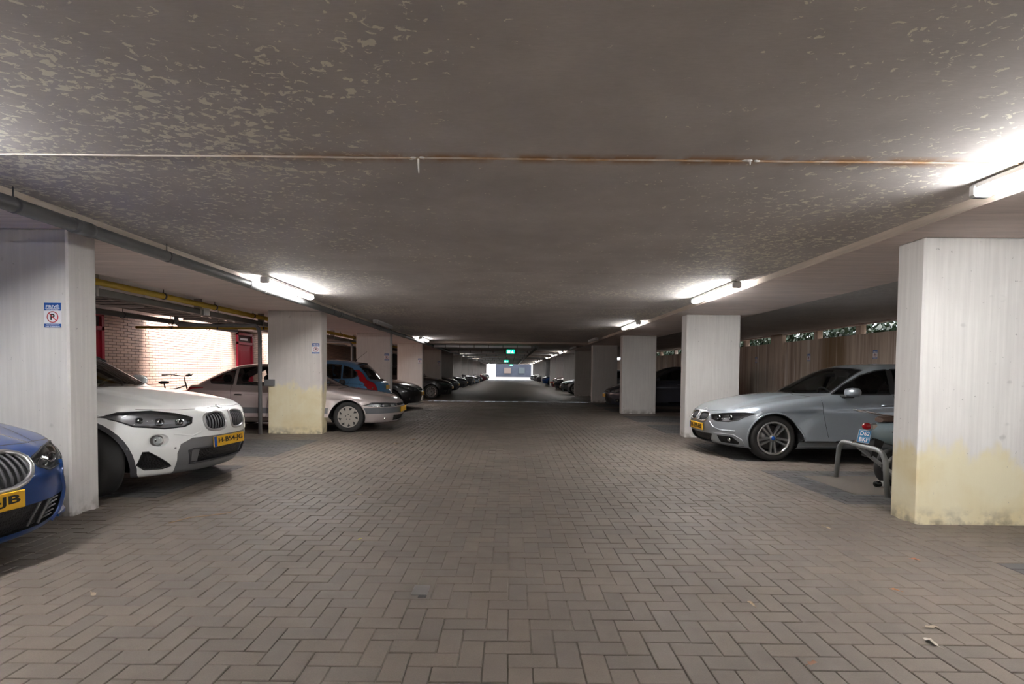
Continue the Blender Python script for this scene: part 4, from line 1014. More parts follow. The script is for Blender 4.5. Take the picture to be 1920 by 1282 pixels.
    def drop(s, pid): bmesh.ops.delete(s.bm, geom=[f for f in s.bm.faces if f[s.layer] == pid], context='FACES')
    def place(s, x, y, rz): s.root.location = (x, y, 0); s.root.rotation_euler = (0, 0, rz); return s.root
    def wheels(s, maker, track=None, steer=0.0):
        tr = track or s.B.W-0.135; tmpl = None
        for ax in (s.B.axf, s.B.axr):
            for si in (1, -1):
                if tmpl is None: w = maker(s.root); tmpl = w
                else: w = copy_tree(tmpl, s.root)
                w.location = (ax, si*tr, s.B.wr); w.rotation_euler = (0, 0, (0 if si < 0 else math.pi)+(steer if ax == s.B.axf else 0))
    def interior(s, seat_x=(-0.05, -0.95), dash_x=0.62, zs=0.30, wheel_y=0.36, h=0.62):
        I = M['interior']; hw = s.B.W*0.72
        MB().cbox(s.B.axr-0.2, s.B.axf-0.45, -hw, hw, 0.24, 0.30, 0.02).build('cabin_floor', I, s.root)
        d = MB(); d.prism([(dash_x+0.40, 0.5), (dash_x+0.42, s.B.belt-0.03), (dash_x+0.05, s.B.belt+0.01), (dash_x-0.08, s.B.belt-0.06), (dash_x-0.02, 0.5)], 'y', -hw, hw); d.build('dashboard', I, s.root)
        for x in seat_x:
            for y in ((-0.36, 0.36)):
                b = MB(); b.cbox(-0.25, 0.27, -0.24, 0.24, 0, 0.16, 0.05); b.xform(Matrix.Translation((x, y, zs+0.06)))
                c = MB(); c.cbox(-0.06, 0.06, -0.23, 0.23, 0, h, 0.05); c.xform(Matrix.Translation((x-0.26, y, zs+0.14)) @ Matrix.Rotation(math.radians(-16), 4, 'Y'))
                e = MB(); e.cbox(-0.05, 0.05, -0.12, 0.12, 0, 0.16, 0.045); e.xform(Matrix.Translation((x-0.28-h*0.29, y, zs+0.17+h*0.98)))
                o = b.build('seat', I, s.root); c.build('seat_back', I, o); e.build('headrest', I, o)
        MB().tube([(dash_x-0.16+0.07*math.sin(a), wheel_y+0.18*math.cos(a), s.B.belt-0.04+0.165*math.sin(a)) for a in np.linspace(0, 2*math.pi, 25)[:-1]], 0.014, 8, closed=True).build('steering_wheel', M['black'], s.root)
    def plate(s, txt, z, x=None, side=1, w=0.52, h=0.11, tilt=0.0, blue=True, y=0.0):
        if x is None: x = float(s.B.cast('x', [(y, z)], side)[0][0])+0.012*side
        pl = MB().cbox(-w/2, w/2, -0.006, 0.006, -h/2, h/2, 0.004).build('number_plate', M['plate_y'], s.root); pl.location = (x, y, z); pl.rotation_euler = (tilt, 0, math.pi/2 if side > 0 else -math.pi/2)
        if blue: MB().box(-w/2+0.002, -w/2+0.045, -0.0075, -0.006, -h/2+.002, h/2-.002).build('country_band', M['plate_b'], pl)
        if txt: text('plate_text', txt, 0.09, M['ink'], pl, (0.02, -0.0072, 0), 0, 0.0025, (w*0.80, h*0.62))
        bd = MB(); a, c = w/2-0.004, h/2-0.004
        return pl
    def mirror(s, x, z, y=None, mat=None, base='black', size=(0.10, 0.20, 0.13), gap=0.07, fold=False):
        x_, g_, z_ = x, gap, size
        for si in (1, -1):
            x, gap, size = (x_-0.22, 0.01, (0.16, 0.09, 0.13)) if fold and si < 0 else (x_, g_, z_)
            yy = abs(float(s.B.cast('y', [(x, z-0.02)], 1)[0][1])) if y is None else y
            o = MB(); secs = []; L = size[1]
            b = MB(); n = 14; vs = []
            for t, q in ((0.0, 0.72), (0.12, 0.95), (0.5, 1.0), (0.85, 0.88), (1.0, 0.55)):
                for k in range(n):
                    an = 2*math.pi*k/n; cx_, sz = math.cos(an), math.sin(an)
                    vs.append((x-0.02*t+(size[0]*0.95 if cx_ > 0 else size[0]*0.35)*q*abs(cx_)**0.8*(1 if cx_ > 0 else -1), si*(yy+gap+L*t), z+0.04+size[2]*0.5*q*abs(sz)**0.75*(1 if sz > 0 else -1)))
            b.add(vs, [(i*n+k, i*n+(k+1) % n, (i+1)*n+(k+1) % n, (i+1)*n+k) for i in range(4) for k in range(n)]+[tuple(range(n)), tuple(range(4*n, 5*n))], 0, True)
            m_ = b.build('door_mirror', mat or s.paint, s.root)
            f_ = MB(); f_.tube([(x+0.05, si*(yy-0.02), z-0.03), (x+0.03, si*(yy+0.06), z-0.02), (x+0.02, si*(yy+0.20), z-0.025)], [0.03, 0.022, 0.012], 8); f_.build('mirror_foot', M[base], m_)
    def handles(s, xs, z, mat=None, L=0.2):
        for si in (1, -1):
            for x in xs:
                P, N = s.on([(x, z), (x+L*0.25, z+0.004), (x+L*0.75, z+0.004), (x+L, z)], 'y', si, 0.0); offs = (0.006, 0.034, 0.034, 0.006)
                MB().tube([tuple(p+n*o) for p, n, o in zip(P, N, offs)], 0.013, 8).build('door_handle', mat or s.paint, s.root)
    def glass_pane(s, name, poly, axis, side, mat, trim=0.014, nmin=0.1, cond=None, pid=1):
        s.cut(poly, axis, side, nmin, pid, cond=cond); o = s.take(pid, name, mat)
        if o and trim:
            s.ribbon('window_trim', poly, axis, side, trim*2, M['black'], 0.0015, True, parent=o)
        return o
    def seams(s, lines, axis='y', w=0.006, both=True, name='panel_gap'):
        for ln in lines:
            for si in ((1, -1) if both else (1,)): s.ribbon(name, ln, axis, si, w, M['black'], 0.0008)

# ---- wheels (outer face looks towards -y of the wheel object)
def tyre_mesh(b, r, w, rim):
    h = w/2
    return b.lathe([(rim-0.005, -h*0.82), (rim+0.012, -h*0.92), ((r+rim)/2, -h*1.02), (r-0.022, -h*0.96), (r-0.006, -h*0.78), (r, -h*0.45), (r, h*0.45), (r-0.006, h*0.78), ((r+rim)/2, h), (rim, h*0.85)], 40, 'y')
def wheel_maker(kind, r, w=0.22, rim=None, alloy='alu'):
    rim = rim or r*0.70
    def mk(parent):
        o = tyre_mesh(MB(), r, w, rim).build('wheel', M['rubber'], parent); h = w/2; A = M[alloy]
        MB().lathe([(rim+0.006, -h*0.86), (rim+0.004, -h*0.97), (rim-0.014, -h*0.96), (rim-0.026, -h*0.78), (rim-0.03, -h*0.1), (rim-0.035, h*0.8)], 40, 'y').build('rim', A, o)
        MB().lathe([(0.03, -h*0.05), (rim*0.74, -h*0.05), (rim*0.74, h*0.1)], 28, 'y').build('brake_disc', M['alu_dark'], o)
        hub = MB(); hub.lathe([(0.002, -h*0.80), (0.032, -h*0.80), (0.05, -h*0.70), (0.062, -h*0.35), (0.062, 0)], 20, 'y'); hub.build('hub', A, o)
        def bar(ang, x0, x1, w0, w1, off0=0.0, off1=0.0, d0=-0.70, d1=-0.82, th=0.03):
            b = MB(); ys = (h*d0, h*d1); b.add([(x0, ys[0], off0-w0/2), (x1, ys[1], off1-w1/2), (x1, ys[1], off1+w1/2), (x0, ys[0], off0+w0/2), (x0, ys[0]+th, off0-w0/2-.004), (x1, ys[1]+th, off1-w1/2-.004), (x1, ys[1]+th, off1+w1/2+.004), (x0, ys[0]+th, off0+w0/2+.004)],
                               [(0, 1, 2, 3), (7, 6, 5, 4), (0, 4, 5, 1), (1, 5, 6, 2), (2, 6, 7, 3), (3, 7, 4, 0)]); return b.xform(Matrix.Rotation(ang, 4, 'Y'))
        if kind == 'double5':
            for i in range(5):
                a = 2*math.pi*i/5+math.pi/2
                for q in (-1, 1): bar(a, 0.05, rim-0.012, 0.026, 0.028, q*0.020, q*0.038).build('spoke', A, o)
        elif kind == 'multi':
            for i in range(15): bar(2*math.pi*i/15, 0.05, rim-0.012, 0.014, 0.022).build('spoke', A, o)
        elif kind == 'y5':
            for i in range(5):
                a = 2*math.pi*i/5+math.pi/2
                for q in (-1, 1): bar(a, 0.05, rim-0.012, 0.02, 0.024, q*0.006, q*0.055).build('spoke', A, o)
        elif kind == 'cover':
            d = MB(); d.lathe([(0.002, -h*0.86), (0.05, -h*0.88), (rim*0.55, -h*0.93), (rim*0.9, -h*0.93), (rim*0.99, -h*0.88)], 36, 'y'); d.build('wheel_cover', A, o)
            for i in range(9):
                a = 2*math.pi*i/9; b = MB(); b.prism([(rim*0.62, -0.012), (rim*0.9, -0.05), (rim*0.93, -0.03), (rim*0.84, 0.012)], 'y', -h*0.955, -h*0.92); b.xform(Matrix.Rotation(a, 4, 'Y')).build('cover_slot', M['black'], o)
            for i in range(5):
                a = 2*math.pi*i/5+0.3; b = MB(); b.lathe([(0.002, -h*0.91), (0.012, -h*0.91), (0.012, -h*0.86)], 8, 'y', (0.055*math.cos(a), 0, 0.055*math.sin(a))); b.build('wheel_nut', M['black'], o)
        elif kind == 'disc':
            for i in range(7): bar(2*math.pi*i/7, 0.04, rim-0.012, 0.045, 0.05).build('spoke', A, o)
        if kind != 'cover':
            cp = MB(); cp.lathe([(0.002, -h*0.83), (0.026, -h*0.83), (0.03, -h*0.79)], 16, 'y'); cp.build('centre_cap', M['darkgrey'] if kind != 'double5' else M['plate_b'], o)
            for i in range(5):
                a = 2*math.pi*i/5+0.3; b = MB(); b.lathe([(0.002, -h*0.6), (0.009, -h*0.6), (0.009, -h*0.4)], 6, 'y', (0.047*math.cos(a), 0, 0.047*math.sin(a))); b.build('wheel_nut', M['black'], o)
        return o
    return mk
# ------------------------------------------------------------------ the car types
def mir(poly): return [(-a, b) for a, b in poly]
def lamp_unit(c, poly, axis='x', side=1, bowl='alu_dark', recess=0.045, pids=(20, 21), lens='lens', both=True, nmin=0.02, name='headlight', proj=(), rim=0.006):
    out = []
    for sgn, pid in ((1, pids[0]), (-1, pids[1])):
        if sgn < 0 and not both: continue
        pl = poly if sgn > 0 else (mir(poly) if axis in 'xz' else poly); sd = side if axis in 'xz' else side*sgn
        cond = None if axis != 'x' else (lambda q, s=sgn: q[1]*s > 0)
        c.cut(pl, axis, sd, nmin, pid, cond=cond)
        o = c.take(pid, name, M[bowl], recess=recess, keep_shell=True)
        if not o: continue
        c.take(pid, 'lens', M[lens], parent=o)
        if rim: c.tube_on('lamp_seal', pl, axis, sd, rim, M['black'], -0.001, parent=o)
        for (a, b, r) in proj:
            P, N = c.on([(a*sgn if axis in 'xz' else a, b)], axis, sd, -0.030); P, N = Vector(P[0]), Vector((1 if axis == 'x' else 0.5, 0 if axis == 'x' else sd, 0)).normalized()
            q = N.to_track_quat('Y', 'Z').to_matrix().to_4x4()
            m_ = MB(); m_.lathe([(r*0.62, 0.004), (r*0.9, 0.018), (r, 0.016), (r, -0.02), (r*0.62, -0.02)], 20, 'y'); m_.xform(Matrix.Translation(P) @ q).build('reflector_ring', M['chrome'], o)
            m2 = MB(); m2.sphere((0, -0.004, 0), r*0.62, 12, sc=(1, 0.6, 1)); m2.xform(Matrix.Translation(P) @ q).build('projector', M['black'] if r > 0.03 else M['chrome'], o)
        out.append(o)
    return out
def opening(c, poly, axis, side, name, mat, depth=0.05, pids=(30, 31), both=True, nmin=0.02, rim=None, rimmat=None):
    out = []
    for sgn, pid in ((1, pids[0]), (-1, pids[1])):
        if sgn < 0 and not both: continue
        pl = poly if sgn > 0 else mir(poly)
        c.cut(pl, axis, side, nmin, pid); o = c.take(pid, name, mat, recess=(-depth*side, 0, 0) if axis == 'x' else depth)
        if o and rim: c.tube_on('frame', pl, axis, side, rim, rimmat, 0.001, parent=o)
        out.append(o)
    return out
def panel(c, poly, axis, side, name, mat, both=True, pids=(40, 41), nmin=0.02, recess=None, cond=None):
    out = []
    for sgn, pid in ((1, pids[0]), (-1, pids[1])):
        if sgn < 0 and not both: continue
        pl = (poly if sgn > 0 else (mir(poly) if axis in 'xz' else poly)); sd = side if axis in 'xz' else side*sgn
        c.cut(pl, axis, sd, nmin, pid, cond=cond); out.append(c.take(pid, name, mat, recess=recess))
    return out
M['slat'] = simple('grille_slat', (0.20, 0.20, 0.21), 0.35, 0.5)
def vslats(c, y0, y1, z0, z1, n, r, mat, parent, name='slat', off=-0.02, lean=0.0, sgn=1, bow=0.012):
    for i in range(n):
        y = y0+(y1-y0)*(i+0.5)/n; t = abs((i+0.5)/n-0.5)*2; dz = 0.10*t*t*(z1-z0)
        zs = np.linspace(z0+dz, z1-dz, 5); P, N = c.on([(sgn*(y+lean*(z-(z0+z1)/2)), z) for z in zs], 'x', 1, 0)
        MB().tube([(p[0]+off+bow*math.sin(math.pi*k/4), p[1], p[2]) for k, p in enumerate(P)], r, 6).build(name, mat, parent)
def side_glass(c, panes, mat, trim=0.012, nmin=0.2):
    for si in (1, -1):
        for p in panes: c.glass_pane('side_window', p, 'y', si, mat, trim, nmin, cond=lambda q: q[2] > c.B.belt-0.12)

def car_sedan(name, paint, plate_txt, hero=True, res=0.03, variant='f30'):
    g20 = variant == 'g20'
    sp = dict(length=4.63, width=1.81, height=1.45, belt=0.93, axles=(1.535, -1.275), wheel=0.33, arch=0.355,
        top=[(-2.40, 0.97), (-2.2, 1.03), (-1.7, 1.045), (-1.2, 1.0), (0, 0.965), (0.70, 0.985), (0.95, 0.965), (1.3, 0.925), (1.7, 0.85), (2.0, 0.765), (2.2, 0.69), (2.35, 0.60)],
        wz=[(0.1, -0.035), (0.22, -0.014), (0.4, -0.006), (0.6, 0.0), (0.72, 0.0), (0.85, -0.02), (0.95, -0.055), (1.1, -0.11)],
        wx=[(-2.4, 0.93), (-1.6, 0.98), (-0.9, 0.995), (0, 1.0), (1.0, 0.995), (1.6, 0.98), (2.4, 0.93)],
        front=[(0.1, 2.20), (0.20, 2.25), (0.27, 2.29), (0.42, 2.315), (0.56, 2.305), (0.66, 2.275), (0.76, 2.21), (0.92, 2.1)], rear=[(0.15, -2.2), (0.4, -2.31), (0.7, -2.315), (0.9, -2.26), (1.05, -2.22)],
        roof=[(1.45, 0.62), (1.15, 0.80), (0.92, 0.945), (0.6, 1.115), (0.3, 1.27), (0.05, 1.37), (-0.15, 1.415), (-0.5, 1.437), (-0.9, 1.415), (-1.25, 1.33), (-1.6, 1.165), (-1.95, 0.97), (-2.2, 0.8)],
        gx=[(-2.2, 0.80), (-1.6, 0.87), (-0.6, 0.915), (0.3, 0.915), (0.9, 0.90), (1.3, 0.87)], bottom=[(-2.4, 0.30), (-1.7, 0.18), (1.9, 0.17), (2.4, 0.20)] if not g20 else [(-2.4, 0.30), (-1.7, 0.18), (1.6, 0.16), (2.4, 0.135)],
        tumble=0.40, flare=0.007, sweep_f=(0.46, 2.5) if not g20 else (0.42, 3.0), creases=(((0.745, -0.028), 0.004, -2.0, 1.9), ((0.40, -0.02), -0.009, -0.9, 1.0)), hood_lines=((0.36, 0.16, 0.010, 0.9, 2.15),), crown=0.055, k_side=0.11, k_front=0.11, screen_curve=0.28)
    c = Car(name, sp, paint, res)
    dark = M['glass_dark']
    c.arches(lip=0.010)
    side_glass(c, [[(0.63, 0.965), (0.42, 1.10), (0.14, 1.245), (-0.10, 1.318), (-0.25, 1.335), (-0.20, 0.975)], [(-0.27, 0.975), (-0.31, 1.337), (-0.60, 1.34), (-0.90, 1.305), (-1.15, 1.215), (-1.40, 1.07), (-1.33, 0.995), (-1.1, 0.985)]], dark)
    panel(c, [(-0.20, 0.975), (-0.25, 1.335), (-0.31, 1.337), (-0.27, 0.975)], 'y', 1, 'door_pillar', M['black'], pids=(46, 47), nmin=0.05)
    c.glass_pane('windscreen', [(-0.69, 0.985), (-0.40, 0.962), (0, 0.955), (0.40, 0.962), (0.69, 0.985), (0.535, 1.325), (0.3, 1.352), (0, 1.36), (-0.3, 1.352), (-0.535, 1.325)], 'x', 1, M['glass'], 0.013, 0.05)
    c.glass_pane('rear_window', [(-0.62, 1.08), (0.62, 1.08), (0.50, 1.32), (-0.50, 1.32)], 'x', -1, dark, 0.012, 0.05)
    if not g20:
        lamp_unit(c, [(0.345, 0.627), (0.375, 0.573), (0.50, 0.540), (0.66, 0.545), (0.76, 0.583), (0.865, 0.683), (0.78, 0.693), (0.60, 0.673), (0.44, 0.645)], proj=((0.50, 0.600, 0.042), (0.66, 0.617, 0.042)), bowl='alu_dark')
        for o, sg in zip(opening(c, smooth_poly([(0.045, 0.655), (0.29, 0.650), (0.325, 0.575), (0.25, 0.520), (0.06, 0.520), (0.035, 0.575)], 1), 'x', 1, 'kidney_grille', M['black'], 0.05, rim=0.011, rimmat=M['chrome']), (1, -1)):
            if o: vslats(c, 0.055, 0.30, 0.53, 0.645, 10, 0.005, M['darkgrey'], o, sgn=sg)
        for o in opening(c, [(-0.42, 0.340), (0.42, 0.340), (0.34, 0.200), (-0.34, 0.200)], 'x', 1, 'lower_intake', M['grille_mesh'], 0.05, both=False): pass
        fogs = opening(c, [(0.50, 0.330), (0.70, 0.325), (0.76, 0.255), (0.74, 0.220), (0.53, 0.225)], 'x', 1, 'fog_inlet', M['black'], 0.05)
        for sg, fo in zip((1, -1), fogs):
            P, N = c.on([(sg*0.66, 0.277)], 'x', 1, -0.03); P = Vector(P[0]); b = MB(); b.lathe([(0.002, 0.025), (0.03, 0.02), (0.038, 0.0), (0.04, 0.02), (0.036, 0.03)], 18, 'x', P); b.build('fog_lamp', M['chrome'], fo)
        for sg in (1, -1):
            c.ribbon('bumper_crease', [(sg*0.36, 0.515), (sg*0.44, 0.440), (sg*0.56, 0.410), (sg*0.74, 0.410)], 'x', 1, 0.03, c.paint, 0.0, raised=0.008)
            c.ribbon('bumper_crease', [(sg*0.44, 0.355), (sg*0.58, 0.357), (sg*0.72, 0.355), (sg*0.79, 0.295), (sg*0.80, 0.175)], 'x', 1, 0.022, c.paint, 0.0, raised=0.007)
            c.ribbon('panel_gap', [(sg*0.42, 0.200), (sg*0.60, 0.195), (sg*0.78, 0.200)], 'x', 1, 0.008, M['black'], 0.001)
        c.seams([[(-0.88, 0.700), (-0.60, 0.700), (-0.33, 0.683), (0, 0.677), (0.33, 0.683), (0.60, 0.700), (0.88, 0.715)]], 'x', 0.007, both=False)
        c.plate(plate_txt, 0.43, tilt=0.0)
    else:
        lamp_unit(c, [(0.40, 0.655), (0.415, 0.60), (0.50, 0.565), (0.66, 0.578), (0.78, 0.615), (0.865, 0.70), (0.76, 0.715), (0.58, 0.70)], proj=((0.50, 0.625, 0.036), (0.64, 0.642, 0.036)), bowl='alu')
        for o, sg in zip(opening(c, smooth_poly([(0.015, 0.725), (0.27, 0.72), (0.385, 0.685), (0.375, 0.595), (0.27, 0.505), (0.06, 0.495), (0.012, 0.56)], 1), 'x', 1, 'kidney_grille', M['black'], 0.06, rim=0.016, rimmat=M['alu']), (1, -1)):
            if o: vslats(c, 0.03, 0.37, 0.51, 0.72, 8, 0.0085, M['darkgrey'], o, sgn=sg, off=-0.015)
        lo = opening(c, [(-0.50, 0.375), (0.50, 0.375), (0.66, 0.385), (0.60, 0.225), (0.44, 0.205), (-0.44, 0.205), (-0.60, 0.225), (-0.66, 0.385)], 'x', 1, 'lower_intake', M['grille_mesh'], 0.05, both=False)
        for sg in (1, -1):
            P, N = c.on([(sg*0.50, 0.37), (sg*0.435, 0.215)], 'x', 1, -0.005); MB().tube([tuple(p) for p in P], 0.009, 6).build('intake_bar', M['midgrey'], lo[0])
            P, N = c.on([(sg*0.42, 0.37), (sg*0.36, 0.215)], 'x', 1, -0.012); MB().tube([tuple(p) for p in P], 0.007, 6).build('intake_bar', M['midgrey'], lo[0])
        for z in (0.24, 0.27, 0.30, 0.33, 0.355):
            for sg in (1, -1):
                P, N = c.on([(sg*(0.47+0.02*(z-.24)/.1), z), (sg*(0.57+0.04*(z-.24)/.1), z+0.004)], 'x', 1, -0.012); MB().tube([tuple(p) for p in P], 0.006, 6).build('intake_fin', M['midgrey'], lo[0])
        opening(c, [(0.735, 0.52), (0.80, 0.56), (0.835, 0.52), (0.83, 0.30), (0.80, 0.25), (0.755, 0.28)], 'x', 1, 'corner_inlet', M['black'], 0.05)
        for sg in (1, -1):
            c.ribbon('bumper_crease', [(sg*0.66, 0.60), (sg*0.64, 0.50), (sg*0.68, 0.40), (sg*0.665, 0.28), (sg*0.60, 0.19)], 'x', 1, 0.03, c.paint, 0.0, raised=0.016)
            P, N = c.on([(sg*0.66, 0.205), (sg*0.78, 0.215), (sg*0.86, 0.235)], 'x', 1, 0.0)
            b = MB(); V = []
            for p, wd in zip(P, (0.02, 0.05, 0.075)): V += [tuple(p-np.array([0.06, 0, 0])), tuple(p+np.array([wd, sg*0.01, -0.012])), tuple(p+np.array([wd, sg*0.01, 0.008])), tuple(p+np.array([-0.06, 0, 0.03]))]
            b.add(V, [(i*4+k, i*4+(k+1) % 4, i*4+4+(k+1) % 4, i*4+4+k) for i in range(2) for k in range(4)]+[(0, 1, 2, 3), (8, 9, 10, 11)]); b.build('front_flap', c.paint, c.root)
        c.seams([[(-0.86, 0.728), (-0.6, 0.735), (-0.3, 0.745), (0, 0.748), (0.3, 0.745), (0.6, 0.735), (0.86, 0.728)]], 'x', 0.008, both=False)
        c.plate(plate_txt, 0.435)
    # rear lamps, doors, trim
    lamp_unit(c, [(0.55, 0.80), (0.84, 0.80), (0.86, 0.93), (0.60, 0.92)], 'x', -1, 'redlens', 0.01, (50, 51), 'redlens', name='tail_lamp', rim=0)
    c.seams([[(0.80, 0.955), (0.845, 0.88), (0.85, 0.40), (0.83, 0.27)], [(-0.235, 0.96), (-0.27, 0.60), (-0.25, 0.27)], [(-1.34, 0.97), (-1.22, 0.82), (-1.02, 0.62), (-0.95, 0.40)], [(0.83, 0.275), (-0.95, 0.275)]])
    c.seams([[(1.0, 0.74), (1.6, 0.70), (2.02, 0.60)]], 'z', 0.006)
    c.ribbon('bonnet_gap', [(1.02, 0.0), (1.0, 0.4), (0.93, 0.72)], 'z', 1, 0.02, M['black'], 0.001); c.ribbon('bonnet_gap', [(1.02, 0.0), (1.0, -0.4), (0.93, -0.72)], 'z', 1, 0.02, M['black'], 0.001)
    c.mirror(0.47, 0.965, fold=True); c.handles((-0.20, -1.02), 0.81)
    e = MB(); P, N = c.on([(0.0, 0.0)], 'x', 1, 0); P, N = c.on([(2.17, 0.0)], 'z', 1, 0.002); b = MB(); b.lathe([(0.002, 0.004), (0.033, 0.003), (0.036, 0)], 18, 'z'); q = Vector(N[0]).to_track_quat('Z', 'Y').to_matrix().to_4x4(); b.xform(Matrix.Translation(Vector(P[0])) @ q).build('badge', M['alu'], c.root)
    if hero: c.interior((-0.12, -0.98), 0.62); b = MB(); b.cbox(0.16, 0.20, -0.12, 0.12, 1.22, 1.29, 0.015); b.build('rear_view_mirror', M['black'], c.root)
    c.wheels(wheel_maker('double5', 0.33, 0.225, 0.238, 'alu'))
    c.body(); return c

def car_suv(name, paint, plate_txt, res=0.03):
    sp = dict(length=4.36, width=1.82, height=1.54, belt=1.00, axles=(1.33, -1.34), wheel=0.345, arch=0.375,
        top=[(-2.25, 1.0), (-2.0, 1.06), (-1.2, 1.05), (0, 1.02), (0.75, 1.045), (1.0, 1.03), (1.4, 0.985), (1.75, 0.93), (1.95, 0.885), (2.10, 0.825), (2.25, 0.72)],
        wz=[(0.15, -0.06), (0.3, -0.035), (0.5, -0.008), (0.7, 0.0), (0.85, -0.012), (0.95, -0.04), (1.1, -0.10)],
        wx=[(-2.25, 0.93), (-1.5, 0.985), (0, 1.0), (1.2, 0.995), (1.7, 0.975), (2.25, 0.93)],
        front=[(0.15, 2.03), (0.24, 2.08), (0.34, 2.14), (0.48, 2.175), (0.62, 2.18), (0.76, 2.165), (0.84, 2.13), (0.92, 2.06), (1.05, 1.9)], rear=[(0.2, -2.05), (0.5, -2.17), (0.8, -2.18), (1.05, -2.1)],
        roof=[(1.35, 0.72), (1.1, 0.88), (0.88, 1.02), (0.6, 1.17), (0.3, 1.33), (0.05, 1.44), (-0.2, 1.505), (-0.6, 1.53), (-1.1, 1.50), (-1.5, 1.42), (-1.8, 1.25), (-2.1, 1.0), (-2.25, 0.85)],
        gx=[(-2.2, 0.84), (-1.2, 0.90), (0, 0.915), (0.9, 0.90), (1.3, 0.87)], bottom=[(-2.3, 0.32), (-1.5, 0.20), (1.7, 0.175), (2.0, 0.175), (2.3, 0.20)],
        tumble=0.38, flare=0.022, sweep_f=(0.58, 2.5), hood_lines=((0.40, 0.10, 0.012, 0.8, 2.0),), creases=(((0.86, -0.03), 0.006, -2.0, 1.7),), crown=0.075, k_side=0.11, k_front=0.10, screen_curve=0.26)
    c = Car(name, sp, paint, res)
    c.arches(clad=0.042, cladmat=M['darkgrey'])
    side_glass(c, [[(0.62, 1.04), (0.40, 1.17), (0.10, 1.32), (-0.15, 1.395), (-0.28, 1.41), (-0.24, 1.05)], [(-0.31, 1.05), (-0.35, 1.41), (-0.7, 1.415), (-1.05, 1.36), (-1.25, 1.24), (-1.30, 1.10), (-1.2, 1.06)]], M['glass_clear'])
    c.glass_pane('windscreen', [(-0.64, 1.065), (-0.4, 1.045), (0, 1.04), (0.4, 1.045), (0.64, 1.065), (0.51, 1.395), (0.3, 1.43), (0, 1.44), (-0.3, 1.43), (-0.51, 1.395)], 'x', 1, M['glass_clear'], 0.013, 0.05)
    c.glass_pane('rear_window', [(-0.6, 1.1), (0.6, 1.1), (0.5, 1.38), (-0.5, 1.38)], 'x', -1, M['glass_dark'], 0.012, 0.05)
    # headlights: slim, swept back
    lamp_unit(c, [(0.43, 0.752), (0.445, 0.695), (0.50, 0.668), (0.64, 0.658), (0.80, 0.690), (0.902, 0.785), (0.84, 0.825), (0.68, 0.832), (0.54, 0.797)], proj=((0.53, 0.715, 0.034), (0.66, 0.722, 0.038), (0.77, 0.745, 0.030), (0.445, 0.715, 0.016)), bowl='alu_dark', rim=0.007)
    # kidney grilles
    for o, sg in zip(opening(c, smooth_poly([(0.045, 0.775), (0.14, 0.800), (0.285, 0.775), (0.325, 0.735), (0.32, 0.66), (0.27, 0.605), (0.10, 0.600), (0.045, 0.635)], 1), 'x', 1, 'kidney_grille', M['black'], 0.06, rim=0.014, rimmat=M['alu']), (1, -1)):
        if o: vslats(c, 0.055, 0.315, 0.612, 0.792, 7, 0.0065, M['slat'], o, sgn=sg, off=-0.014)
    # lower bumper: grey surround, black mesh, dark band round the plate
    c.cut([(-0.44, 0.545), (0.44, 0.545), (0.53, 0.49), (0.545, 0.40), (0.50, 0.17), (-0.50, 0.17), (-0.545, 0.40), (-0.53, 0.49)], 'x', 1, 0.02, 60)
    c2 = [(-0.42, 0.43), (0.42, 0.43), (0.46, 0.415), (0.41, 0.275), (-0.41, 0.275), (-0.46, 0.415)]
    c.cut(c2, 'x', 1, 0.02, 61, within=60); lw = c.take(61, 'lower_grille', M['grille_mesh'], recess=(-0.03, 0, 0)); c.take(60, 'bumper_surround', M['midgrey'])
    c.tube_on('grille_edge', c2, 'x', 1, 0.009, M['darkgrey'], 0.003, parent=lw)
    for sg in (1, -1):
        P, N = c.on([(sg*0.36, 0.425), (sg*0.43, 0.42), (sg*0.40, 0.29), (sg*0.345, 0.29)], 'x', 1, -0.004); b = MB(); b.add([tuple(p) for p in P]+[tuple(p-np.array([0.02, 0, 0])) for p in P], [(0, 1, 2, 3), (0, 4, 5, 1), (1, 5, 6, 2), (2, 6, 7, 3), (3, 7, 4, 0)]); b.build('grille_flap', M['midgrey'], lw)
    # triangular side inlets
    opening(c, [(0.755, 0.435), (0.725, 0.435), (0.55, 0.272), (0.60, 0.252), (0.71, 0.258), (0.765, 0.31)], 'x', 1, 'side_inlet', M['grille_mesh'], 0.035, rim=0.006, rimmat=M['black'])
    # round fog lamps
    for sg, fo in zip((1, -1), opening(c, circle(0.672, 0.545, 0.062, 20), 'x', 1, 'fog_lamp_pod', c.paint, 0.03)):
        P, N = c.on([(sg*0.682, 0.540)], 'x', 1, -0.022); P = Vector(P[0]); dr = Vector((0.9, sg*0.35, 0.02)).normalized(); q = dr.to_track_quat('Y', 'Z').to_matrix().to_4x4()
        b = MB(); b.lathe([(0.040, 0.01), (0.046, 0.022), (0.053, 0.02), (0.055, -0.02)], 22, 'y'); b.xform(Matrix.Translation(P) @ q).build('bezel', M['alu_dark'], fo)
        b = MB(); b.lathe([(0.002, 0.0), (0.02, -0.004), (0.041, 0.012)], 22, 'y'); b.xform(Matrix.Translation(P) @ q).build('reflector', M['chrome'], fo)
        b = MB(); b.lathe([(0.002, 0.022), (0.025, 0.02), (0.044, 0.012)], 22, 'y'); b.xform(Matrix.Translation(P) @ q).build('lens', M['lens'], fo)
    c.plate(plate_txt, 0.478, tilt=math.radians(-4))
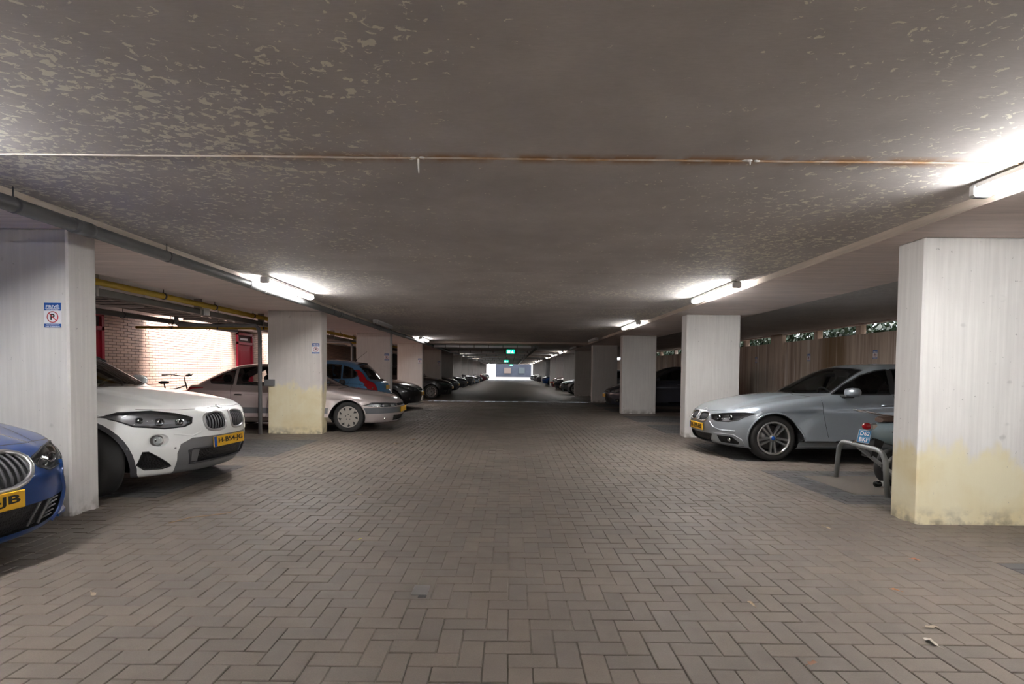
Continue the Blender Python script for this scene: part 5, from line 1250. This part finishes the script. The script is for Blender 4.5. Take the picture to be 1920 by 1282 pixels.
    for (y, z) in ((0.565, 0.455), (0.83, 0.475)):
        for sg in (1, -1):
            P, N = c.on([(sg*y, z)], 'x', 1, 0.001); q = Vector(N[0]).to_track_quat('Z', 'Y').to_matrix().to_4x4(); b = MB(); b.lathe([(0.002, 0.001), (0.009, 0.001), (0.0095, 0)], 12, 'z'); b.xform(Matrix.Translation(Vector(P[0])) @ q).build('parking_sensor', M['midgrey'], c.root)
    P, N = c.on([(2.065, 0.0)], 'z', 1, 0.002); q = Vector(N[0]).to_track_quat('Z', 'Y').to_matrix().to_4x4()
    b = MB(); b.lathe([(0.028, 0.004), (0.036, 0.004), (0.038, 0)], 20, 'z'); b.xform(Matrix.Translation(Vector(P[0])) @ q).build('badge_ring', M['darkgrey'], c.root)
    b = MB(); b.lathe([(0.002, 0.005), (0.028, 0.004)], 20, 'z'); b.xform(Matrix.Translation(Vector(P[0])) @ q).build('badge', M['signwhite'], c.root)
    # bonnet shut line, doors, sills
    c.seams([[(-0.75, 0.85), (-0.6, 0.838), (-0.5, 0.832), (-0.30, 0.832), (0, 0.842), (0.30, 0.832), (0.5, 0.832), (0.6, 0.838), (0.75, 0.85)]], 'x', 0.006, both=False)
    for sg in (1, -1): c.ribbon('bumper_crease', [(sg*0.36, 0.665), (sg*0.36, 0.60), (sg*0.44, 0.565), (sg*0.58, 0.60)], 'x', 1, 0.02, c.paint, 0.0, raised=0.004)
    c.seams([[(0.84, 1.01), (0.87, 0.92), (0.86, 0.45), (0.84, 0.30)], [(-0.27, 1.03), (-0.30, 0.6), (-0.28, 0.30)], [(-1.28, 1.03), (-1.1, 0.75), (-0.98, 0.45)]])
    panel(c, [(0.93, 0.19), (0.93, 0.33), (-0.93, 0.33), (-0.93, 0.19)], 'y', 1, 'sill_cladding', M['darkgrey'], pids=(44, 45), nmin=0.05)
    c.mirror(0.34, 1.06, gap=0.02, size=(0.16, 0.09, 0.14)); c.handles((-0.22, -1.05), 0.88)
    lamp_unit(c, [(0.5, 0.86), (0.82, 0.86), (0.84, 0.98), (0.55, 0.97)], 'x', -1, 'redlens', 0.01, (50, 51), 'redlens', name='tail_lamp', rim=0)
    for sg in (1, -1):
        P, N = c.on([(x_, sg*0.60) for x_ in (0.15, 0.0, -0.3, -0.6, -0.9, -1.2, -1.35)], 'z', 1, 0.012); MB().tube([tuple(p) for p in P], 0.012, 8).build('roof_rail', M['darkgrey'], c.root)
    c.interior((-0.15, -1.0), 0.58, zs=0.36)
    c.wheels(wheel_maker('y5', 0.345, 0.235, 0.24, 'alu'), steer=R(-22))
    c.body(); return c
def car_liftback(name, paint, plate_txt, res=0.033):
    """long low wedge-shaped 1990s liftback"""
    sp = dict(length=4.44, width=1.75, height=1.40, belt=0.90, axles=(1.29, -1.45), wheel=0.31, arch=0.345,
        top=[(-2.3, 0.93), (-2.0, 0.97), (-1.2, 0.945), (0, 0.91), (0.75, 0.925), (1.0, 0.895), (1.4, 0.835), (1.8, 0.755), (2.1, 0.675), (2.3, 0.60)],
        wz=[(0.1, -0.06), (0.25, -0.03), (0.45, -0.002), (0.62, 0.0), (0.78, -0.015), (0.9, -0.04), (1.1, -0.1)], wx=[(-2.3, 0.93), (-1.5, 0.98), (0, 1.0), (1.3, 0.99), (2.3, 0.90)],
        front=[(0.1, 2.12), (0.22, 2.17), (0.36, 2.215), (0.50, 2.22), (0.56, 2.20), (0.64, 2.14), (0.75, 2.02)], rear=[(0.2, -2.15), (0.45, -2.22), (0.7, -2.2), (0.95, -2.1)],
        roof=[(1.35, 0.62), (1.1, 0.79), (0.95, 0.89), (0.6, 1.07), (0.3, 1.22), (0.08, 1.315), (-0.15, 1.365), (-0.6, 1.385), (-1.0, 1.36), (-1.4, 1.24), (-1.8, 1.05), (-2.1, 0.90), (-2.25, 0.8)],
        gx=[(-2.2, 0.80), (-1.4, 0.88), (0, 0.91), (0.9, 0.89), (1.3, 0.86)], bottom=[(-2.3, 0.25), (-1.7, 0.19), (1.6, 0.18), (2.3, 0.17)], tumble=0.36, flare=0.010, sweep_f=(0.52, 2.6), crown=0.05, k_side=0.09, k_front=0.08, screen_curve=0.24, creases=(((0.72, -0.045), 0.006, -2.1, 2.0),))
    c = Car(name, sp, paint, res); c.arches(lip=0.008)
    G = M['glass_clear']
    side_glass(c, [[(0.70, 0.925), (0.45, 1.065), (0.16, 1.20), (-0.08, 1.275), (-0.22, 1.295), (-0.20, 0.93)], [(-0.36, 0.93), (-0.36, 1.30), (-0.70, 1.30), (-0.98, 1.265), (-0.98, 0.94)], [(-1.06, 0.945), (-1.06, 1.245), (-1.3, 1.15), (-1.55, 1.03), (-1.5, 0.96)]], G, 0.010)
    panel(c, [(-0.225, 0.935), (-0.225, 1.295), (-0.355, 1.30), (-0.355, 0.93)], 'y', 1, 'door_pillar', M['black'], pids=(46, 47), nmin=0.05)
    c.glass_pane('windscreen', [(-0.66, 0.935), (-0.35, 0.915), (0, 0.91), (0.35, 0.915), (0.66, 0.935), (0.53, 1.285), (0.3, 1.305), (0, 1.31), (-0.3, 1.305), (-0.53, 1.285)], 'x', 1, G, 0.015, 0.05)
    c.glass_pane('rear_window', [(-0.58, 0.99), (0.58, 0.99), (0.5, 1.30), (-0.5, 1.30)], 'x', -1, G, 0.012, 0.03)
    lamp_unit(c, [(0.36, 0.575), (0.37, 0.515), (0.60, 0.505), (0.80, 0.515), (0.86, 0.545), (0.80, 0.60), (0.60, 0.592)], proj=((0.52, 0.55, 0.032), (0.66, 0.55, 0.032)), bowl='alu', rim=0.004)
    opening(c, [(-0.34, 0.57), (0.34, 0.57), (0.33, 0.52), (-0.33, 0.52)], 'x', 1, 'front_grille', M['black'], 0.02, both=False)
    opening(c, [(-0.45, 0.33), (0.45, 0.33), (0.42, 0.22), (-0.42, 0.22)], 'x', 1, 'lower_intake', M['black'], 0.03, both=False)
    strip = M['midgrey2']
    panel(c, [(-0.96, 0.495), (0.96, 0.495), (0.96, 0.375), (-0.96, 0.375)], 'x', 1, 'bumper_strip', strip, both=False, nmin=0.08)
    for (a, b) in ((1.655, 2.0), (0.92, -1.08), (-1.82, -2.1)): panel(c, [(a, 0.495), (b, 0.495), (b, 0.385), (a, 0.385)], 'y', 1, 'side_moulding', strip, pids=(46, 47), nmin=0.3)
    for sg in (1, -1):
        P, N = c.on([(sg*0.62, 0.275)], 'x', 1, 0.002); b = MB(); b.sphere(tuple(P[0]), 0.05, 12, sc=(0.35, 1.3, 0.6)); b.build('fog_lamp', M['chrome'], c.root)
    c.plate(plate_txt, 0.44, blue=False)
    c.seams([[(0.80, 0.92), (0.84, 0.82), (0.86, 0.40), (0.84, 0.25)], [(-0.28, 0.92), (-0.30, 0.6), (-0.28, 0.25)], [(-1.08, 0.93), (-1.05, 0.62), (-1.03, 0.40)], [(0.84, 0.26), (-1.0, 0.26)]])
    c.seams([[(0.98, 0.66), (1.5, 0.66), (2.02, 0.60)]], 'z', 0.006)
    for sg in (1, -1): c.ribbon('sill_strip', [(0.9, 0.215), (-1.05, 0.215)], 'y', sg, 0.03, M['alu'], 0.001)
    c.ribbon('cowl', [(1.02, -0.6), (1.05, -0.3), (1.06, 0), (1.05, 0.3), (1.02, 0.6)], 'z', 1, 0.05, M['black'], 0.002)
    c.mirror(0.58, 0.93, mat=M['black']); c.handles((-0.20, -0.98), 0.74, M['black'], 0.14)
    lamp_unit(c, [(0.5, 0.72), (0.80, 0.72), (0.82, 0.88), (0.5, 0.88)], 'x', -1, 'redlens', 0.01, (50, 51), 'redlens', name='tail_lamp', rim=0)
    c.interior((-0.10, -0.95), 0.58, zs=0.26, h=0.56)
    c.wheels(wheel_maker('cover', 0.31, 0.195, 0.21, 'wheelcover')); c.body(); return c

def car_round(name, paint, plate_txt, res=0.033):
    """small round hatchback, shown from behind"""
    sp = dict(length=3.85, width=1.67, height=1.54, belt=0.98, axles=(1.17, -1.28), wheel=0.30, arch=0.335,
        top=[(-2.0, 0.95), (-1.5, 1.02), (-0.5, 1.0), (0.5, 1.0), (0.9, 0.985), (1.3, 0.90), (1.7, 0.77), (2.0, 0.62)],
        wz=[(0.1, -0.06), (0.3, -0.03), (0.5, 0.0), (0.7, 0.0), (0.85, -0.015), (1.0, -0.05), (1.2, -0.1)], wx=[(-2.0, 0.92), (-1.3, 0.985), (0, 1.0), (1.2, 0.985), (2.0, 0.90)],
        front=[(0.1, 1.8), (0.3, 1.9), (0.5, 1.925), (0.7, 1.85), (0.9, 1.6)], rear=[(0.2, -1.80), (0.35, -1.9), (0.5, -1.925), (0.62, -1.91), (0.72, -1.86), (0.95, -1.80), (1.1, -1.72)],
        roof=[(1.45, 0.7), (1.2, 0.88), (0.9, 1.06), (0.55, 1.27), (0.2, 1.43), (-0.15, 1.51), (-0.55, 1.53), (-0.95, 1.50), (-1.25, 1.42), (-1.45, 1.26), (-1.62, 1.06), (-1.75, 0.88), (-1.85, 0.75)],
        gx=[(-1.9, 0.86), (-1.2, 0.90), (0, 0.91), (0.9, 0.88), (1.4, 0.84)], bottom=[(-2.0, 0.28), (-1.5, 0.2), (1.5, 0.19), (2.0, 0.22)], tumble=0.34, flare=0.014, sweep_f=(0.5, 2.4), sweep_r=(0.30, 2.6), crown=0.07, k_side=0.12, k_front=0.12, screen_curve=0.28, rear_curve=0.9, k_roof=0.14)
    c = Car(name, sp, paint, res); c.arches(lip=0.008); G = M['glass']
    side_glass(c, [[(0.72, 1.02), (0.5, 1.16), (0.25, 1.30), (0.0, 1.385), (-0.12, 1.40), (-0.10, 1.03)], [(-0.18, 1.03), (-0.20, 1.405), (-0.5, 1.41), (-0.78, 1.385), (-0.80, 1.04)], [(-0.86, 1.045), (-0.85, 1.37), (-1.05, 1.31), (-1.2, 1.20), (-1.22, 1.10), (-1.1, 1.05)]], G, 0.012)
    c.glass_pane('windscreen', [(-0.64, 1.04), (0, 1.02), (0.64, 1.04), (0.50, 1.40), (0, 1.43), (-0.50, 1.40)], 'x', 1, G, 0.014, 0.05)
    c.glass_pane('rear_window', [(-0.56, 1.03), (-0.3, 0.99), (0, 0.98), (0.3, 0.99), (0.56, 1.03), (0.50, 1.36), (0.25, 1.40), (0, 1.41), (-0.25, 1.40), (-0.50, 1.36)], 'x', -1, M['glass_dark'], 0.016, 0.05)
    lamp_unit(c, [(0.60, 1.26), (0.66, 1.0), (0.60, 0.80), (0.61, 0.73), (0.80, 0.73), (0.80, 0.86), (0.765, 1.02), (0.66, 1.27)], 'x', -1, 'redlens', 0.008, (50, 51), 'redlens', name='tail_lamp', rim=0.004, nmin=0.12)
    for sg in (1, -1):
        P, N = c.on([(sg*0.72, 0.79)], 'x', -1, 0.001); b = MB(); b.sphere(tuple(P[0]), 0.05, 10, sc=(0.3, 1.0, 0.55)); b.build('reversing_lamp', M['chrome'], c.root)
    sx = float(c.B.cast('x', [(0, 1.46)], -1)[0][0])
    b = MB(); n = 9; ys = np.linspace(-0.50, 0.50, n); V = []
    for y in ys:
        q = (y/0.5)**2; V += [(sx+0.10+0.10*q, y, 1.475-0.045*q), (sx-0.12+0.10*q, y, 1.455-0.055*q), (sx-0.12+0.10*q, y, 1.435-0.055*q), (sx+0.08+0.10*q, y, 1.43-0.045*q)]
    b.add(V, [(i*4+k, i*4+(k+1) % 4, i*4+4+(k+1) % 4, i*4+4+k) for i in range(n-1) for k in range(4)]+[(0, 1, 2, 3), (n*4-4, n*4-3, n*4-2, n*4-1)]); b.build('roof_spoiler', M['black'], c.root)
    an = MB(); an.tube([(-0.95, 0, 1.50), (-1.0, 0, 1.535)], 0.022, 8); an.tube([(-0.98, 0, 1.53), (-1.28, 0, 1.76)], 0.004, 6); an.build('aerial', M['black'], c.root)
    c.plate(plate_txt, 0.80, side=-1, w=0.34, h=0.12, blue=False)
    P, N = c.on([(0.0, 0.93)], 'x', -1, 0.004); b = MB(); b.cbox(-0.01, 0.01, -0.16, 0.16, -0.014, 0.014, 0.004); b.xform(Matrix.Translation(Vector(P[0]))).build('tailgate_handle', M['chrome'], c.root)
    w = MB(); w.tube([(float(c.B.cast('x', [(0, 1.0)], -1)[0][0])-0.01, 0, 1.0), (float(c.B.cast('x', [(0.3, 1.05)], -1)[0][0])-0.015, 0.32, 1.03)], 0.012, 6); w.sphere((float(c.B.cast('x', [(0, 1.0)], -1)[0][0])-0.01, 0, 0.99), 0.04, 10); w.build('rear_wiper', M['black'], c.root)
    mt = text_mesh('HDi', 0.07, 0.002); mt.materials.clear(); mt.materials.append(M['chrome']); o = link('badge_text', mt, c.root); P, N = c.on([(0.42, 0.885)], 'x', -1, 0.004); o.location = P[0]; o.rotation_euler = (0, 0, -math.pi/2+0.25)
    panel(c, [(-0.75, 0.62), (0.75, 0.62), (0.75, 0.56), (-0.75, 0.56)], 'x', -1, 'bumper_strip', M['black'], both=False)
    c.seams([[(-0.62, 0.985), (-0.60, 0.70), (0, 0.685), (0.60, 0.70), (0.62, 0.985)]], 'x', 0.006)
    c.seams([[(0.82, 0.99), (0.86, 0.8), (0.84, 0.25)], [(-0.14, 1.0), (-0.16, 0.6), (-0.14, 0.25)], [(-1.05, 1.02), (-0.92, 0.7), (-0.86, 0.40)]])
    P, N = c.on([(-1.25, 0.86)], 'y', 1, 0.0)
    for sg in (1, -1): c.ribbon('fuel_flap', circle(-1.38, 0.90, 0.07, 16), 'y', sg, 0.005, M['black'], 0.001, True)
    lamp_unit(c, smooth_poly([(0.45, 0.62), (0.75, 0.60), (0.82, 0.72), (0.78, 0.86), (0.6, 0.8), (0.45, 0.7)], 1), 'x', 1, 'alu', 0.04, proj=((0.62, 0.70, 0.05),))
    c.mirror(0.62, 1.03); c.handles((-0.12, -0.85), 0.88, M['black'], 0.15); c.interior((-0.1, -0.85), 0.58, zs=0.36)
    c.wheels(wheel_maker('cover', 0.30, 0.18, 0.20, 'alu')); c.body(); return c

def car_hatch(name, paint, res=0.036):
    """modern five-door hatchback"""
    sp = dict(length=4.30, width=1.80, height=1.50, belt=0.98, axles=(1.27, -1.36), wheel=0.32, arch=0.352,
        top=[(-2.2, 1.0), (-1.7, 1.03), (-0.5, 1.0), (0.6, 0.985), (0.9, 0.995), (1.2, 0.955), (1.6, 0.88), (1.9, 0.79), (2.1, 0.70), (2.25, 0.6)],
        wz=[(0.1, -0.07), (0.3, -0.03), (0.5, 0.0), (0.7, 0.0), (0.85, -0.015), (1.0, -0.05), (1.2, -0.1)], wx=[(-2.2, 0.92), (-1.4, 0.985), (0, 1.0), (1.2, 0.99), (2.2, 0.90)],
        front=[(0.1, 2.03), (0.25, 2.10), (0.4, 2.14), (0.55, 2.15), (0.68, 2.11), (0.80, 2.0), (0.95, 1.8)], rear=[(0.2, -2.05), (0.45, -2.15), (0.7, -2.13), (1.0, -2.0), (1.15, -1.9)],
        roof=[(1.45, 0.72), (1.2, 0.87), (0.95, 1.01), (0.6, 1.20), (0.3, 1.34), (0.05, 1.43), (-0.2, 1.475), (-0.6, 1.49), (-1.1, 1.465), (-1.5, 1.40), (-1.75, 1.22), (-1.95, 1.02), (-2.1, 0.85)],
        gx=[(-2.1, 0.83), (-1.2, 0.89), (0, 0.91), (0.9, 0.89), (1.4, 0.85)], bottom=[(-2.3, 0.30), (-1.6, 0.2), (1.7, 0.19), (2.2, 0.2)], tumble=0.37, flare=0.016, sweep_f=(0.52, 2.4), crown=0.065, k_side=0.11, k_front=0.11, screen_curve=0.27, creases=(((0.80, -0.04), 0.007, -2.0, 1.7), (0.40, -0.008, -0.9, 0.8)))
    c = Car(name, sp, paint, res); c.arches(lip=0.009); G = M['glass_dark']
    side_glass(c, [[(0.68, 1.02), (0.42, 1.17), (0.15, 1.29), (-0.1, 1.365), (-0.25, 1.38), (-0.22, 1.03)], [(-0.29, 1.03), (-0.32, 1.38), (-0.65, 1.385), (-1.0, 1.36), (-1.3, 1.28), (-1.38, 1.12), (-1.25, 1.05)]], G, 0.012)
    c.glass_pane('windscreen', [(-0.67, 1.04), (0, 1.015), (0.67, 1.04), (0.53, 1.375), (0, 1.41), (-0.53, 1.375)], 'x', 1, M['glass'], 0.014, 0.05)
    c.glass_pane('rear_window', [(-0.58, 1.10), (0.58, 1.10), (0.5, 1.38), (-0.5, 1.38)], 'x', -1, G, 0.012, 0.05)
    lamp_unit(c, [(0.42, 0.67), (0.44, 0.61), (0.62, 0.60), (0.78, 0.66), (0.88, 0.80), (0.78, 0.79), (0.58, 0.73)], proj=((0.56, 0.655, 0.036), (0.70, 0.70, 0.036)), bowl='alu')
    opening(c, [(-0.38, 0.665), (0.38, 0.665), (0.34, 0.595), (-0.34, 0.595)], 'x', 1, 'front_grille', M['black'], 0.03, both=False, rim=0.007, rimmat=M['chrome'])
    opening(c, [(-0.55, 0.43), (0.55, 0.43), (0.45, 0.25), (-0.45, 0.25)], 'x', 1, 'lower_intake', M['grille_mesh'], 0.04, both=False)
    opening(c, [(0.60, 0.40), (0.76, 0.41), (0.78, 0.31), (0.62, 0.29)], 'x', 1, 'fog_inlet', M['black'], 0.03)
    for sg in (1, -1):
        P, N = c.on([(sg*0.68, 0.35)], 'x', 1, 0.0); b = MB(); b.sphere(tuple(P[0]-np.array([0.015, 0, 0])), 0.035, 10, sc=(0.4, 1, 1)); b.build('fog_lamp', M['chrome'], c.root)
    c.plate('', 0.50)
    lamp_unit(c, [(0.52, 0.88), (0.80, 0.86), (0.83, 1.02), (0.58, 1.02)], 'x', -1, 'redlens', 0.01, (50, 51), 'redlens', name='tail_lamp', rim=0)
    c.seams([[(0.82, 1.0), (0.85, 0.9), (0.84, 0.26)], [(-0.25, 1.0), (-0.28, 0.6), (-0.26, 0.26)], [(-1.3, 1.03), (-1.1, 0.75), (-0.98, 0.42)]]); c.seams([[(-0.85, 0.81), (-0.55, 0.75), (0, 0.735), (0.55, 0.75), (0.85, 0.81)]], 'x', 0.006, both=False)
    c.mirror(0.62, 1.02); c.handles((-0.22, -1.02), 0.88); c.interior((-0.12, -0.95), 0.58, zs=0.34)
    c.wheels(wheel_maker('multi', 0.32, 0.21, 0.225, 'alu')); c.body(); return c

# ------------------------------------------------------------------ the parked cars
M['midgrey2'] = simple('grey_bumper_strip', (0.10, 0.105, 0.115), 0.5)
M['wheelcover'] = simple('wheel_cover_grey', (0.36, 0.33, 0.30), 0.45, 0.3)
P_silver = mat_paint('paint_silver', (0.31, 0.345, 0.38), 0.5, 0.34, 0.1); P_white = mat_paint('paint_white', (0.88, 0.89, 0.88), 0.0, 0.3, 0.05)
P_blue = mat_paint('paint_deep_blue', (0.006, 0.055, 0.24), 0.4, 0.3); P_champ = mat_paint('paint_champagne', (0.50, 0.44, 0.43), 0.45, 0.35, 0.1); P_lblue = mat_paint('paint_light_blue', (0.085, 0.26, 0.50), 0.35, 0.32)
P_black = mat_paint('paint_black', (0.010, 0.010, 0.012), 0.1, 0.3); P_slate = mat_paint('paint_slate_blue', (0.045, 0.048, 0.065), 0.4, 0.32); P_red = mat_paint('paint_dark_red', (0.16, 0.01, 0.015), 0.3, 0.3); P_dgrey = mat_paint('paint_dark_grey', (0.06, 0.06, 0.065), 0.4, 0.3)
suv = car_suv('white_crossover', P_white, 'H-B54-JG', 0.032); suv.place(-5.29, 5.85, R(-5)); tag(suv.root, 'white crossover with twin kidney grilles and yellow plate H-B54-JG', 'car')
sed = car_sedan('silver_sedan', P_silver, 'H-599-HS', True, 0.032); sed.place(5.312, 8.24, R(181.2)); tag(sed.root, 'silver sedan with double-spoke wheels parked behind the bright right column', 'car')
blu = car_sedan('blue_sedan', P_blue, 'H-82-JB', True, 0.035, 'g20'); blu.place(-5.37, 3.16, R(-5.9)); tag(blu.root, 'dark blue sedan nose with wide chrome grille at the left edge', 'car')
lif = car_liftback('liftback', P_champ, '', 0.035); lif.place(-4.55, 11.12, 0); tag(lif.root, 'pale silver wedge-shaped liftback with side mouldings behind the yellow stained column', 'car')
rnd = car_round('round_hatchback', P_lblue, '', 0.036); rnd.place(-5.2, 14.0, R(180)); tag(rnd.root, 'light blue round hatchback parked nose-in with red tail lamps', 'car')
hat = car_hatch('black_hatchback', P_black, 0.038); hat.place(-4.85, 24.0, 0); tag(hat.root, 'black hatchback with multi-spoke silver wheels beyond the fourth left column', 'car')
def again(src, name, paint, x, y, rz, label):
    o = copy_tree(src.root, None, {src.paint: paint}); o.name = name; o.location = (x, y, 0); o.rotation_euler = (0, 0, rz); tag(o, label, 'car', 'cars parked farther down the aisle'); return o
again(hat, 'black_hatchback', P_black, -5.1, 17.25, 0, 'black hatchback nose between the third and fourth left columns')
again(hat, 'slate_hatchback', P_slate, 5.32, 17.25, R(180), 'dark slate blue hatchback behind the third right column')
for x, y, src, p, nm, lb in ((-5.05, 29.0, hat, P_black, 'black_hatchback', 'black car nose just beyond the fifth left column'), (-5.05, 34.7, hat, P_black, 'black_hatchback', 'second black car nose in the far left row'), (-5.0, 40.3, suv, P_dgrey, 'grey_crossover', 'dark grey crossover in the far left row'),
                             (-5.1, 46.2, sed, P_silver, 'silver_sedan', 'small silver car far down the left row'), (-5.0, 52.0, hat, P_dgrey, 'grey_hatchback', 'small dark grey car far down the left row'), (-5.0, 63.5, hat, P_red, 'red_hatchback', 'tiny reddish car near the daylight on the left'), (-5.0, 69, suv, P_white, 'white_crossover', 'tiny white car in the daylight on the left')):
    again(src, nm, p, x, y, 0, lb)
for x, y, src, p, nm, lb in ((5.15, 29.0, sed, P_silver, 'silver_sedan', 'small silver car nose beyond the fifth right column'), (5.1, 34.8, hat, P_black, 'black_hatchback', 'small black car in the far right row'), (5.1, 37.7, hat, P_red, 'red_hatchback', 'small dark red car in the far right row'), (5.1, 48.6, hat, P_blue, 'blue_hatchback', 'tiny bright blue car in the far right row'),
                             (5.05, 58.0, hat, P_dgrey, 'grey_hatchback', 'tiny dark grey car before the daylight on the right'), (5.05, 63.5, suv, P_dgrey, 'grey_crossover', 'tiny grey crossover near the daylight on the right'), (5.05, 72, sed, P_silver, 'silver_sedan', 'tiny silver car at the daylight end on the right')):
    again(src, nm, p, x, y, R(180), lb)
